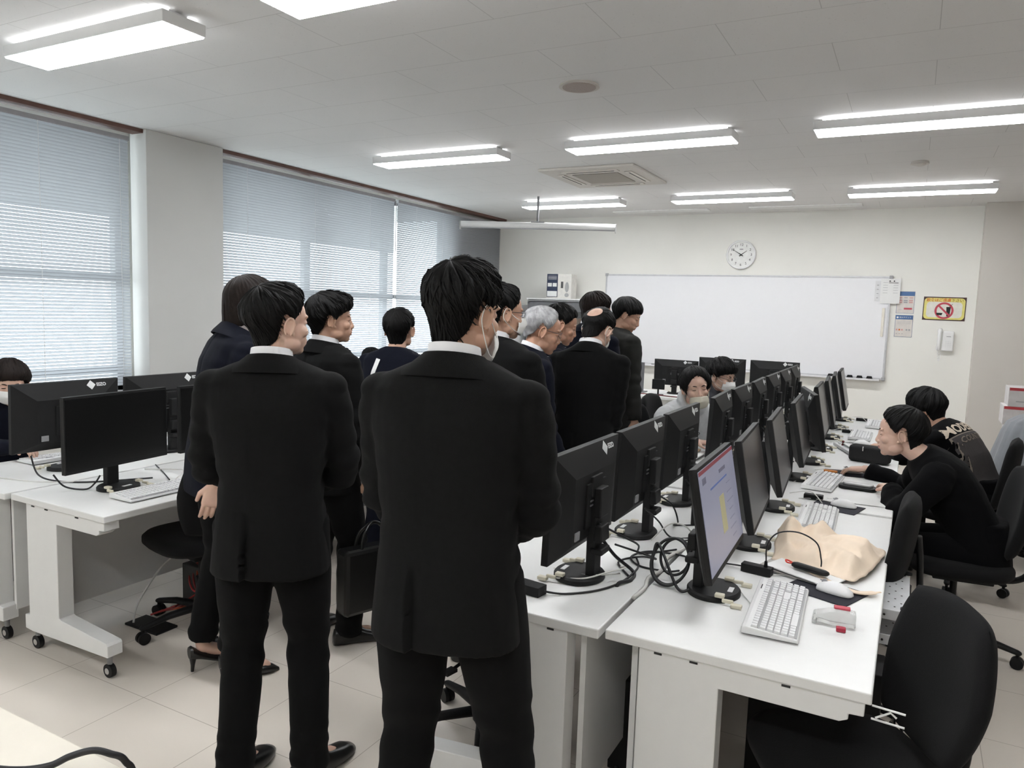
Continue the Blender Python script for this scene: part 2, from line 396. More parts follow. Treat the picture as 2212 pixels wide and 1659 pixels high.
# ================================================================== CEILING THINGS
def make_lamp():
    r = empty('ceiling_light', (0, 0, CEIL))
    MB().box((0, 0, -.012), (1.18, .10, .024)).build('mounting_base', M_lamp, r)
    h = MB().box((0, 0, -.052), (1.27, .235, .056)); h.build('housing', M_lamp, r, bevel=.003)
    MB().box((0, 0, -.0825), (1.255, .222, .006)).build('diffuser', M_lit, r)
    for s in (-1, 1): MB().box((0, s*.062, -.0115), (1.14, .022, .019)).build('glow_strip', M_lits, r)
    return r
lamp0 = make_lamp()
LX = (-3.71, -1.845, -.05); LY = (2.44, 5.50, 8.36)
rown = {2.44: 'nearest row', 5.50: 'middle row', 8.36: 'far row before the whiteboard', -.62: 'added row behind the camera'}  # last row is out of view, added to help light the room
coln = {-3.71: 'left', -1.845: 'middle', -.05: 'right'}
first = True
for y in (2.44, 5.50, 8.36, -.62):
    for x in LX:
        l_ = lamp0 if first else copy_tree(lamp0); first = False
        l_.location = (x, y, CEIL)
        tag(l_, 'long white lit ceiling lamp, %s one of the %s' % (coln[x], rown[y]), 'ceiling light', 'long ceiling lamps')
s_ = empty('ceiling_speaker', (-1.84, 4.17, CEIL), 0, 'round beige ceiling speaker above the standing men', 'speaker')
MB().cyl((0, 0, -.005), .12, .010, 40, r2=.115).build('rim', M_acw, s_, smooth='auto')
MB().cyl((0, 0, -.0115), .098, .005, 40).build('grille', mat('speaker_grille', (.40, .34, .31), .8, nscale=300, var=.2), s_, smooth='auto')
s_ = empty('smoke_detector', (-.06, 7.15, CEIL), 0, 'small round detector on ceiling before the far right lamp', 'smoke detector')
MB().cyl((0, 0, -.01), .07, .02, 32, r2=.065).build('base', M_acw, s_, smooth='auto')
MB().ell((0, 0, -.02), (.045, .045, .02)).build('sensor', M_acw, s_, smooth=True)
ac = empty('ceiling_air_conditioner', (-2.77, 6.97, CEIL), 0, 'square beige ceiling cassette air conditioner between lamp rows', 'air conditioner')
MB().box((0, 0, -.012), (.95, 1.02, .024)).build('panel', M_acw, ac, bevel=.008)
g = MB().box((0, 0, -.027), (.46, .50, .006)); g.build('intake_grille', M_acg, ac)
for sx, sy, dx, dy in ((0, -.37, .56, .075), (0, .37, .56, .075), (-.34, 0, .075, .56), (.34, 0, .075, .56)):
    v = MB().box((sx, sy, -.028), (dx, dy, .008)); vv = v.build('louvre', mat('aircon_louvre', (.68, .65, .60), .6), ac, bevel=.003)
    gx, gy = (dx*.85, .008) if dx > dy else (.008, dy*.85)
    MB().box((sx, sy, -.033), (gx, gy, .003)).build('louvre_gap', M_black, vv)
for x, y, ln, lab in ((-3.0, 9.55, 1.25, 'left'), (-1.25, 9.55, 1.25, 'right')):
    tag(MB().box((x, y, CEIL-.0075), (ln, .18, .015)).build('ceiling_panel_cover', mat('pale_panel', (.80, .80, .79), .6), bevel=.003), 'pale flat ceiling cover strip above the whiteboard, %s one' % lab, 'ceiling cover', 'pale ceiling cover strips')
# projector screen tube, hung diagonally
a, b = Vector((-4.846, 7.661, 2.6)), Vector((-3.164, 8.388, 2.6))
ps = empty('roll_up_screen', (a+b)/2, math.atan2((b-a).y, (b-a).x), 'rolled up projection screen in a white tube hanging from the ceiling', 'projection screen')
L = (b-a).length
MB().tube([(-L/2, 0, 0), (L/2, 0, 0)], .04, 20).build('case', M_white, ps, smooth='auto')
MB().box((0, -.02, -.038), (L*.985, .012, .012)).build('bottom_bar', M_greymetal, ps)
for s in (-1, 1): MB().box((s*L/2, 0, -.012), (.012, .085, .10)).build('end_cap', mat('screen_endcap', (.5, .5, .5), .5), ps, bevel=.004)
MB().tube([(0, 0, .03), (0, 0, CEIL-2.6)], .014, 12).box((0, 0, .045), (.16, .03, .012)).build('hanger', M_greymetal, ps)

# ================================================================== BACK WALL THINGS
wb = empty('whiteboard', (-2.07, YB, 1.53), 0, 'wide blank whiteboard on the back wall', 'whiteboard')
MB().box((0, -.018, 0), (3.56, .012, 1.20)).build('writing_surface', M_wb, wb)
fr = MB()
for z in (-.605, .605): fr.box((0, -.016, z), (3.60, .032, .02))
for x in (-1.79, 1.79): fr.box((x, -.016, 0), (.022, .032, 1.22))
fr.build('frame', mat('whiteboard_frame', (.55, .55, .57), .35, .4), wb, bevel=.003)
for x in (-1.79, 1.79):
    for z in (-.605, .605): MB().box((x, -.018, z), (.04, .04, .04)).build('corner_cap', mat('corner_cap_grey', (.35, .35, .36), .5), wb, bevel=.006)
MB().box((0, -.055, -.625), (3.5, .08, .012)).box((0, -.093, -.618), (3.5, .006, .02)).build('pen_tray', mat('tray_white', (.74, .74, .76), .35), wb, bevel=.002)
for i in range(5):
    e = empty('board_magnet_eraser', (-.86+i*.108, YB-.06, .911), 0, 'small black eraser block on the whiteboard tray, %s from the right' % ('fifth', 'fourth', 'third', 'second', 'first')[i], 'eraser', 'small black blocks on the whiteboard tray')
    MB().box((0, 0, .022), (.075, .04, .036), taper=(.7, .8)).build('body', M_black, e, bevel=.004)
    MB().box((0, 0, .002), (.078, .042, .004)).build('felt', mat('felt_grey', (.2, .05, .06) if i in (2, 3) else (.1, .1, .1), .9), e)
e = empty('whiteboard_eraser', (-2.98, YB-.06, .911), 0, 'large dark grey eraser on the left of the tray', 'eraser')
MB().box((0, 0, .026), (.17, .05, .05), taper=(.85, .8)).build('body', mat('dark_grey_plastic', (.05, .05, .06), .5), e, bevel=.012)
MB().box((0, 0, .003), (.16, .05, .006)).build('felt', mat('felt_d', (.12, .12, .13), .9), e)
for i, x in enumerate((-3.17, -2.66, -1.30)):
    e = empty('marker_pen', (x, YB-.06, .919), 0, 'thin marker pen on the tray, %s' % ('at the left end', 'by the large eraser', 'right of centre')[i], 'marker', 'marker pens on the whiteboard tray')
    MB().tube([(-.06, 0, 0), (.05, 0, 0)], .007, 10).build('barrel', M_white, e, smooth='auto')
    MB().tube([(.03, 0, 0), (.07, 0, 0)], .008, 10).build('cap', M_ink, e, smooth='auto')
# clock
ck = empty('wall_clock', (-2.035, YB, 2.405), 0, 'round white wall clock with silver rim above the whiteboard', 'clock')
rim = MB(); rr = []
for rad, y in ((.17, 0), (.185, -.01), (.187, -.03), (.178, -.042), (.166, -.038), (.166, -.012)):
    rr.append([(rad*math.cos(2*PI*i/64), y, rad*math.sin(2*PI*i/64)) for i in range(64)])
rim.loft(rr, cap=False).build('rim', mat('clock_rim_silver', (.80, .80, .80), .3, .2), ck, smooth=True)
MB().cyl((0, -.012, 0), .167, .006, 64, axis='y').build('dial', mat('clock_dial', (.80, .80, .78), .5), ck, smooth='auto')
FY = Matrix.Rotation(PI/2, 4, 'X')   # text standing, facing -Y
for h in range(1, 13):
    a_ = R_(90-30*h); text_mesh('numeral', str(h), .045, M_ink, ck, Matrix.Translation((.128*math.cos(a_), -.0165, .128*math.sin(a_))) @ FY)
def hand_(ang, ln, wd, nm):
    T = Matrix.Translation((0, -.021, 0)) @ Matrix.Rotation(R_(ang), 4, 'Y')
    MB().prism([(-wd, -.03), (wd, -.03), (wd*.5, ln), (-wd*.5, ln)], 'y', -.0008, .0008, 0, T).build(nm, M_ink, ck)
hand_(54, .085, .0055, 'hour_hand'); hand_(302, .125, .004, 'minute_hand'); hand_(133, .05, .0012, 'second_hand')
MB().cyl((0, -.022, 0), .008, .006, 16, axis='y').build('hand_cap', M_ink, ck, smooth='auto')
MB().box((0, -.0165, .07), (.045, .001, .006)).build('maker_mark', M_ink, ck)
# sheets
def sheet(name, x0, x1, z0, z1, m, label, cat, y=YB-.0015, th=.003, tilt=0):
    o = empty(name, ((x0+x1)/2, y, (z0+z1)/2), 0, label, cat); o.rotation_euler = (0, R_(tilt), 0)
    MB().box((0, 0, 0), (x1-x0, th, z1-z0)).build('sheet', m, o); return o
def lines_on(o, items, yy=-.0022):
    for (x, z, wd, ht, m, nm) in items:
        MB().box((x, yy, z), (wd, .0008, ht)).build(nm, m, o)
p = sheet('schedule_sheet', -.385, -.175, 1.825, 2.115, M_paper, 'white printed sheet on the upper right corner of whiteboard', 'paper', y=YB-.036)
lines_on(p, [(-.055+.11*(i % 2), .10-.03*(i//2), .05, .0035, M_groove, 'text_line') for i in range(10)]+[(.03, .098, .10, .006, M_ink, 'heading')])
for x in (-.01, .035): MB().cyl((x, -.006, .118), .008, .008, 14, axis='y').build('magnet', M_ink, p, smooth='auto')
p = sheet('schedule_sheet', -.445, -.375, 1.85, 2.09, mat('paper_lightgrey', (.70, .70, .71), .7), 'narrow grey sheet under the white one on whiteboard edge', 'paper', y=YB-.030)
lines_on(p, [(-.005, .07-.05*i, .02, .008, M_groove, 'tick_mark') for i in range(4)])
def poster(x0, z1, label, kind):
    p = sheet('wall_poster', x0, x0+.19, z1-.262, z1, mat('poster_paper', (.66, .62, .58), .6), label, 'poster')
    it = [(0, .102, .182, .05, M_blue, 'title_band'), (0, -.128, .182, .003, M_blue, 'border'), (-.091, 0, .003, .255, M_blue, 'border'), (.091, 0, .003, .255, M_blue, 'border')]
    if kind == 0:
        it += [(-.055+.055*i, .055, .036, .010, (M_pink, M_groove, M_pink)[i], 'column_heading') for i in range(3)]
        it += [(-.055+.055*i, .022-.022*k, .040, .014, (M_pink, M_groove, M_pink)[i], 'column_block') for i in range(3) for k in range(2)]
        it += [(.03, -.073, .085, .02, M_redsign, 'red_button'), (-.05, -.085, .03, .003, M_groove, 'text_line')]
    else:
        it += [(-.07+.028*i+(.02 if i > 2 else 0), -.045, .018, .020, (M_pink, M_orange, M_pink, M_groove, M_groove)[i], 'pictogram') for i in range(5)]
        it += [(0, .055-.014*k, .14, .002, M_groove, 'text_line') for k in range(3)]+[(-.07+.03*i, -.092, .016, .006, M_groove, 'caption') for i in range(3)]
    lines_on(p, it)
    try:
        if kind: text_mesh('title', '咳エチケット', .021, M_paper, p, Matrix.Translation((.012, -.0032, .10)) @ FY)
    except Exception: pass
    if kind: MB().cyl((-.07, -.003, .10), .011, .001, 20, axis='y').build('round_logo', M_paper, p)
poster(-.205, 1.974, 'blue and pink notice poster partly under the sheet beside the whiteboard', 0)
poster(-.205, 1.697, 'blue topped etiquette poster with small figures, lower of the two', 1)
sg = sheet('no_eating_sign', .075, .505, 1.645, 1.915, M_darkbrown, 'yellow bordered no eating or drinking sign on the back wall', 'sign', tilt=.5)
def rrect(w_, h_, r, n=6):
    out = []
    for cx, cy, a0 in ((w_/2-r, h_/2-r, 0), (-w_/2+r, h_/2-r, 90), (-w_/2+r, -h_/2+r, 180), (w_/2-r, -h_/2+r, 270)):
        for i in range(n+1):
            a_ = R_(a0+90*i/n); out.append((cx+r*math.cos(a_), cy+r*math.sin(a_)))
    return out
MB().prism(rrect(.412, .246, .04), 'y', -.0028, -.0018).build('yellow_border', M_yel, sg)
MB().prism([(x, z-.012) for x, z in rrect(.36, .18, .04)], 'y', -.0036, -.0026).build('pale_panel', M_pale, sg)
ring = MB(); ro = []
for rad in (.096, .074):
    ro.append([(rad*math.cos(2*PI*i/48), -.0044, rad*math.sin(2*PI*i/48)-.022) for i in range(48)])
ring.loft(ro, cap=False); ring.box((0, 0, 0), (.02, .0008, .16), T=TR((0, -.0054, -.022)) @ Matrix.Rotation(R_(-45), 4, 'Y'))
ring.build('prohibition_ring', M_redsign, sg)
MB().prism([(.028, -.086), (.058, -.086), (.066, .022), (.020, .022)], 'y', -.0050, -.0046).build('drink_cup', M_ink, sg)
MB().prism([(.045, .022), (.049, .022), (.085, .056), (.078, .056)], 'y', -.0050, -.0046).build('straw', M_ink, sg)
MB().prism([(-.07, -.075), (-.02, -.075), (-.012, -.048), (-.078, -.048)], 'y', -.0050, -.0046).build('food_bowl', M_ink, sg)
for i, (ch, m) in enumerate(zip('飲食はご遠慮下さい', (M_orange,)*7+(M_orange, M_orange))):
    try: text_mesh('letter', ch, .042, M_orange if i < 6 else mat('sign_olive', (.35, .22, .02), .6), sg, Matrix.Translation((-.165+i*.0415, -.0042, .096)) @ FY, bold=.0006)
    except Exception: pass
# wall phone
ph = empty('wall_phone', (.325, YB, 1.41), 0, 'white wall phone with handset below the no eating sign', 'telephone')
MB().box((.03, -.03, 0), (.115, .06, .23)).build('base', M_white, ph, bevel=.012)
MB().tube([(-.055, -.055, .12), (-.058, -.07, .09), (-.06, -.07, -.04), (-.062, -.055, -.085)], [.028, .020, .020, .027], 14, round_=True).build('handset', M_white, ph, smooth=True)
for i in range(12): MB().box((.012+.022*(i % 3), -.062, -.005-.02*(i//3)), (.014, .006, .011)).build('key_button', M_label, ph)
MB().box((.035, -.061, .052), (.045, .003, .008)).build('display', M_groove, ph)
cp = [(-.06+.008*math.cos(i*1.3)-.012*math.sin(PI*i/60), -.05+.008*math.sin(i*1.3), -.10-.13*math.sin(PI*i/60)) for i in range(61)]
cp = [(-.065+.035*(i/60)+.007*math.cos(i*1.4), -.05+.007*math.sin(i*1.4), -.09-.14*math.sin(PI*i/60)) for i in range(61)]
MB().tube(cp, .0022, 6).build('coiled_cord', M_white, ph, smooth=True)
# vertical magnet strip at right end of the board
tag(MB().box((-.335, YB-.034, 1.60), (.03, .016, .34)).build('pen_holder', mat('cream_holder', (.72, .68, .60), .5), bevel=.004), 'slim cream pen holder stuck on the right whiteboard edge', 'pen holder')

# steel cabinet with things on it
cab = empty('steel_cabinet', (-4.385, 9.72, 0), 0, 'grey steel glass-door cabinet against the back wall', 'cabinet')
b = MB().box((0, 0, .885), (1.20, .42, 1.77))
MB().box((0, .19, .885), (1.20, .02, 1.75)).build('back_panel', M_shelfgrey, cab)
fr = MB()
for s in (-1, 1): fr.box((s*.59, 0, .885), (.02, .42, 1.75))
for z in (.04, .45, .86, 1.25, 1.745): fr.box((0, 0, z), (1.18, .40, .02))
fr.build('carcass', mat('cabinet_paint', (.40, .40, .40), .5), cab, bevel=.002)
MB().box((0, 0, 1.768), (1.22, .44, .02)).build('top_board', mat('cabinet_top_white', (.66, .66, .66), .5), cab, bevel=.002)
dr = MB()
for s in (-1, 1):
    cx = s*.295
    for q in (-1, 1): dr.box((cx+q*.275, -.205, .88), (.035, .015, 1.68))
    for z in (.06, 1.70): dr.box((cx, -.205, z), (.58, .015, .05))
dr.build('door_frames', M_shelfgrey, cab)
dr = MB().box((0, -.21, 1.65), (1.16, .012, .10)); dr.build('upper_panel', M_shelfgrey, cab)
for s in (-1, 1): MB().box((s*.295, -.203, .88), (.52, .004, 1.6)).build('glass_pane', mat('cabinet_glass', (.6, .6, .6), .08, trans=.9, ior=1.1), cab)
tag(MB().box((-4.62, 9.70, 1.40), (.30, .22, .26)).build('blue_box', mat('blue_carton', (.08, .25, .55), .5), bevel=.002), 'blue carton on the upper shelf inside the steel cabinet', 'box')
tag(MB().box((-4.14, 9.72, 1.39), (.36, .22, .24)).build('cardboard_box', M_cardboard, bevel=.002), 'brown cardboard box on the cabinet shelf behind the glass', 'box')
cab.scale = (.80, 1, 1)
bx = empty('product_box', (-4.42, 9.68, 1.779), 0, 'white carton with a navy leaflet on top of the cabinet', 'box')
MB().box((0, 0, .17), (.38, .18, .34)).build('carton', mat('white_carton', (.70, .68, .64), .6), bx, bevel=.002)
MB().box((-.10, -.092, .18), (.165, .003, .32)).build('leaflet', mat('navy_print', (.03, .04, .08), .6), bx)
for s in (-1, 1): MB().box((-.10+s*.038, -.0945, .19), (.062, .002, .05)).build('diagram', M_paper, bx)
MB().box((-.10, -.0945, .065), (.15, .002, .075)).build('caption_panel', M_paper, bx)
for k in range(4): MB().box((-.10, -.0945, .31-.014*k), (.13, .002, .004)).build('text_line', M_label, bx)
MB().ell((.125, -.092, .16), (.030, .004, .07)).build('printed_product', mat('print_grey', (.35, .35, .35), .5), bx, smooth=True)
MB().ell((.125, -.093, .05), (.032, .004, .028)).build('printed_stand', mat('print_grey', (.35, .35, .35), .5), bx, smooth=True)
MB().box((.05, -.092, .19), (.035, .003, .09)).build('printed_photo', mat('print_dark', (.08, .08, .08), .5), bx)
tag(MB().box((-5.2, 9.62, .84), (.42, .5, 1.68)).build('white_locker', mat('locker_white', (.78, .79, .80), .45), bevel=.004), 'tall plain white locker left of the steel cabinet', 'locker')

# ================================================================== DESKS
def make_desk(o, depth, length):
    """o=+1: user side towards +X, inner edge at x=0; near end at y=0"""
    r = empty('computer_desk', (0, 0, 0))
    t = MB().box((o*depth/2, length/2, .705), (depth, length, .03), mi=0); t.build('desktop', M_desk, r, bevel=.004)
    MB().box((o*.07, length/2, .415), (.018, length-.14, .55)).build('modesty_panel', M_deskleg, r)
    for e, yy in ((-1, .045), (1, length-.045)):
        l_ = MB()
        prof = [(.10, .66), (.10, .17), (.065, .165), (.065, .10), (.12, .095), (depth-.012, .105), (depth-.012, .155), (depth-.02, .165), (.34, .195), (.325, .20), (.325, .625), (depth-.07, .625), (depth-.05, .635), (depth-.05, .65), (depth-.015, .652), (depth-.015, .69), (.10, .69)]
        l_.prism([(o*p[0], p[1]) for p in prof], 'y', yy-.035, yy+.035)
        lg = l_.build('leg_frame', M_deskleg, r, bevel=.003)
        if e < 0:
            for sx in (.155, .255, depth-.20): MB().box((o*sx, yy-.0355, .682), (.022, .003, .0055)).build('slot', M_ink, lg)
        for sx in (.10, depth-.05):
            c = MB(); c.cyl((o*sx, yy, .03), .03, .022, 20, axis='y'); w_ = c.build('caster', M_black, r, smooth='auto')
            MB().cyl((o*sx, yy-.013, .03), .014, .004, 16, axis='y').build('wheel_cap', M_chrome, w_, smooth='auto')
            MB().tube([(o*sx, yy, .05), (o*sx, yy, .10)], .011, 10).build('caster_stem', M_greymetal, w_)
    return r
DESKS = {}
ordw = ['nearest', 'middle', 'farthest']
def put_desks(xi, o, depth, y0, ln, step, who, n=3):
    base = make_desk(o, depth, ln)
    for i in range(n):
        d = base if i == 0 else copy_tree(base)
        d.location = (xi, y0+i*step, 0)
        tag(d, 'white computer desk, %s one on the %s' % (ordw[i], who), 'desk', 'white computer desks')
put_desks(-.715, 1, .695, 1.96, 1.84, 1.88, 'right side of the right desk block')
put_desks(-.73, -1, .66, 1.945, 1.84, 1.88, 'left side of the right desk block')
put_desks(-3.545, 1, .675, 1.86, 1.84, 1.88, 'aisle side of the left desk block')
put_desks(-3.56, -1, .68, 1.84, 1.84, 1.88, 'window side of the left desk block')
fd = make_desk(-1, .68, 2.3); fd.location = (-3.25, 7.86, 0); fd.rotation_euler = (0, 0, -PI/2)
tag(fd, 'white desk standing crosswise in front of the whiteboard', 'desk')
# near table corner at the lower left
tb = empty('cream_table', (-2.2, .5, 0), 0, 'cream table whose corner shows at the bottom left', 'table')
MB().box((0, 0, .705), (1.9, .72, .03)).build('tabletop', M_cream, tb, bevel=.004)
for sx in (-1, 1):
    for sy in (-1, 1): MB().box((sx*.9, sy*.31, .345), (.04, .04, .69)).build('leg', M_greymetal, tb)
tag(MB().tube(smooth_path([(-1.75, .60, .724), (-1.55, .70, .724), (-1.44, .745, .726), (-1.386, .777, .734), (-1.36, .802, .748), (-1.324, .825, .760), (-1.301, .845, .75), (-1.292, .870, .724), (-1.290, .888, .65), (-1.30, .89, .3), (-1.30, .90, .01)]), .0065, 10).build('power_cable', M_cable, None, smooth=True), 'thick black cable lying over the edge of the cream table', 'cable')

# ================================================================== MONITORS  (screen faces +X)
def make_monitor(tilt, screen_mat, hz=1.005, content=False):
    r = empty('monitor', (0, 0, 0))
    b = MB(); rings = []
    for z, sc in ((0, 1.0), (.012, 1.0), (.018, .94)): rings.append(b.ering((0.0, 0, z), (1, 0, 0), (0, 1, 0), .086*sc, .098*sc, 40))
    bo = b.loft(rings).build('base', M_mon, r, smooth='auto')
    MB().box((.055, -.0, .0187), (.016, .045, .0012)).build('base_label', M_label, bo)
    st = MB(); st.box((-.048, 0, .15), (.032, .062, .29)); st.box((-.068, 0, .27), (.026, .070, .10)); st.box((-.074, 0, .165), (.030, .076, .055), taper=(.8, .95)); st.box((-.040, 0, .375-.05), (.03, .09, .07))
    st.build('stand_column', M_mon, r, bevel=.004)
    MB().box((-.07, 0, .105), (.045, .078, .022)).build('cable_holder', M_mon, r, bevel=.006)
    T = Matrix.Translation((-.005, 0, .285)) @ Matrix.Rotation(-R_(tilt), 4, 'Y')
    W_, H_ = .555, .345
    p = MB()
    # front frame slab + tapered rear housing
    p.box((.010, 0, 0), (.014, W_, H_), T=T)
    def rc(x, y0, y1, z0, z1): return [(x, y0, z0), (x, y1, z0), (x, y1, z1), (x, y0, z1)]
    p.loft([rc(.004, -W_/2, W_/2, -H_/2, H_/2), rc(-.006, -W_/2, W_/2, -H_/2, H_/2), rc(-.038, -.17, .17, -.13, .088)], T=T)
    p.box((-.039, 0, -.02), (.012, .16, .15), T=T)
    pn = p.build('display_housing', M_mon, r, bevel=.0015)
    MB().box((-.0462, 0, -.02), (.003, .11, .005), T=T).box((-.0462, 0, -.005), (.003, .11, .005), T=T).build('vent_slots', M_label if False else M_greymetal, pn)
    MB().box((-.040, .135, -.105), (.004, .035, .028), T=T).build('rating_label', mat('dim_label', (.28, .28, .29), .5), pn)
    scr = MB().box((.0178, 0, .004), (.0016, W_-.014, H_-.030), T=T).build('screen', screen_mat, r)
    # mark on the upper rear band: diamond and letters
    slope = math.atan2(.032, H_/2-.088)
    TB = T @ Matrix.Translation((-.0162, -.155, .146)) @ Matrix.Rotation(slope, 4, 'Y')
    TB2 = TB @ Matrix(((0, 0, -1, 0), (-1, 0, 0, 0), (0, 1, 0, 0), (0, 0, 0, 1)))
    lm = mat('logo_silver', (.66, .67, .67), .4)
    d = MB().prism([(-.060, -.0), (-.036, -.025), (-.012, 0), (-.036, .025)], 'z', 0, .001, T=TB2); d.build('diamond_logo', lm, pn)
    text_mesh('maker_letters', 'EIZO', .024, lm, pn, TB2 @ Matrix.Translation((.020, 0, .0006)), bold=.0008)
    for s in (-1, 1):
        k = MB(); k.box((.035, s*.085, .024), (.030, .022, .012)).box((.062, s*.097, .014), (.035, .010, .012)).box((.090, s*.103, .006), (.034, .022, .012))
        k.build('base_clip', M_beige, r, bevel=.003)
    if content:
        MB().box((.019, 0, .154), (.0006, W_-.016, .012), T=T).build('window_bar', mat('screen_red_bar', (.1, .02, .03), .4, emit=(.22, .05, .06), estr=.5), scr)
        MB().box((.019, -.01, .085), (.0006, .26, .006), T=T).build('blue_line', mat('screen_blue_line', (.02, .04, .12), .4, emit=(.08, .12, .28), estr=.7), scr)
        MB().box((.019, .0, -.02), (.0006, .07, .12), T=T).build('photo_block', mat('screen_yellow', (.2, .18, .08), .4, emit=(.30, .28, .17), estr=.7), scr)
        MB().box((.019, .06, .115), (.0006, .10, .012), T=T).box((.019, -.21, .125), (.0006, .05, .02), T=T).build('text_block', mat('screen_text', (.05, .05, .07), .4, emit=(.12, .12, .17), estr=.6), scr)
        for k in range(7): MB().box((.019, .13, .06-.03*k), (.0006, .06+.02*(k % 3), .003), T=T).build('text_line', mat('screen_text2', (.05, .05, .07), .4, emit=(.22, .22, .30), estr=.6), scr)
    return r
words = ['nearest the camera', 'second from the near end', 'third from the near end', 'fourth from the near end', 'fifth from the near end', 'sixth from the near end', 'seventh from the near end', 'eighth from the near end', 'farthest of the row']
TOP = .7205
mR = make_monitor(11, M_screen); mRon = make_monitor(11, M_screenon, content=True); mL = make_monitor(2, M_screen)
RY = [(2.425, 2), (3.02, 4), (3.68, 4), (4.44, 3), (4.99, 15), (5.54, 2), (6.12, 4), (6.70, 4), (7.28, 2)]
for i, (y, rot) in enumerate(RY):
    m = mRon if i == 0 else (mR if i == 1 else copy_tree(mR))
    m.location = (-.515, y, TOP); m.rotation_euler = (0, 0, R_(rot))
    tag(m, ('switched on monitor with blue grey page, nearest the camera on the right desks' if i == 0 else 'dark screened monitor facing the seated students, ' + words[i]), 'monitor', 'monitors facing right on the right desk block')
LYs = [(2.31, 0), (2.90, 0), (3.50, 0), (4.31, 3), (4.88, 0), (5.47, 2), (6.08, 0), (6.66, 0), (7.24, 0)]
for i, (y, rot) in enumerate(LYs):
    m = mL if i == 0 else copy_tree(mL)
    m.location = (-.945, y, TOP+.004); m.rotation_euler = (0, 0, R_(180+rot))
    tag(m, 'black monitor seen from the back beside the standing men, ' + words[i], 'monitor', 'monitors facing left on the right desk block')
mLoff = make_monitor(0, mat('black_off_screen', (.004, .004, .004), .35))
for i, (y, rot) in enumerate([(2.19, 6), (2.80, 0), (3.4, 0), (4.13, 0), (4.75, 0), (5.35, 0), (6.0, 0), (6.6, 0)]):
    m = mLoff if i == 0 else copy_tree(mLoff)
    m.location = (-3.26, y, TOP); m.rotation_euler = (0, 0, R_(rot))
    tag(m, 'black screen on the aisle side of left desks, ' + words[i], 'monitor', 'monitors facing the aisle on the left block')
for i, (y, rot) in enumerate([(2.30, 0), (2.90, 0), (3.55, 0), (4.22, 0), (4.84, 0), (5.45, 0), (6.05, 0), (6.7, 0)]):
    m = copy_tree(mL)
    m.location = (-3.84, y, TOP); m.rotation_euler = (0, 0, R_(180+rot))
    tag(m, 'monitor back on the window side of left desks, ' + words[i], 'monitor', 'monitors facing the windows on the left block')
for i, (x, rot, dz) in enumerate([(-2.33, 0, -.07), (-1.82, 2, -.005), (-1.27, 0, -.01)]):
    m = copy_tree(mL); m.location = (x, 8.3, TOP+max(dz, 0)); m.rotation_euler = (0, 0, R_(90+rot))
    m.scale = (.9, .9, .84 if dz < -.05 else .95)
    tag(m, 'black monitor back on the crosswise front desk, %s' % ('left of the hooded student', 'behind the student in the white mask', 'rightmost one')[i], 'monitor', 'monitors on the crosswise front desk')
e = empty('turned_monitor', (-2.72, 8.2, TOP), 0, 'narrow grey screen on the left end of the front desk', 'monitor')
MB().box((0, 0, .17), (.10, .03, .34)).build('plate', mat('mid_grey_plastic', (.14, .14, .15), .5), e, bevel=.004)
MB().box((0, 0, .006), (.16, .14, .012)).build('foot', mat('mid_grey_plastic', (.14, .14, .15), .5), e, bevel=.003)
ms = empty('small_display', (-2.44, 8.02, TOP), 0, 'small black display on the front desk left of the monitor', 'display')
MB().box((0, 0, .12), (.14, .02, .11)).build('panel', M_black, ms, bevel=.003)
MB().tube([(0, 0, 0), (0, 0, .08)], .01, 8).box((0, 0, .005), (.10, .08, .01)).build('stand', M_black, ms)
mc = empty('gooseneck_microphone', (-2.05, 7.92, TOP), 0, 'white gooseneck microphone bending over the front desk', 'microphone')
MB().tube(smooth_path([(.12, 0, 0), (.10, 0, .05), (.03, 0, .12), (-.06, 0, .20)]), .005, 8).build('neck', mat('light_grey_metal', (.5, .5, .5), .4), mc, smooth=True)
MB().tube([(-.06, 0, .20), (-.09, 0, .215)], [.012, .017], 12, round_=True).build('head', M_white, mc, smooth=True)
MB().cyl((.12, 0, .004), .03, .008, 20).build('foot', M_white, mc, smooth='auto')
tag(MB().tube(smooth_path([(-2.1, 7.95, .725), (-2.14, 7.88, .73), (-2.155, 7.83, .70), (-2.16, 7.82, .4), (-2.17, 7.81, .02)]), .005, 8).build('hanging_cable', M_cable, None, smooth=True), 'black cable hanging down the front desk panel', 'cable')
tag(MB().tube(smooth_path([(-2.75, 8.0, .726), (-2.6, 7.95, .732), (-2.42, 7.98, .726), (-2.25, 7.9, .73), (-2.1, 7.96, .725)]), .006, 8).build('desk_cable', mat('dark_red_cable', (.12, .02, .02), .5), None, smooth=True), 'dark red cable lying on the front desk', 'cable')

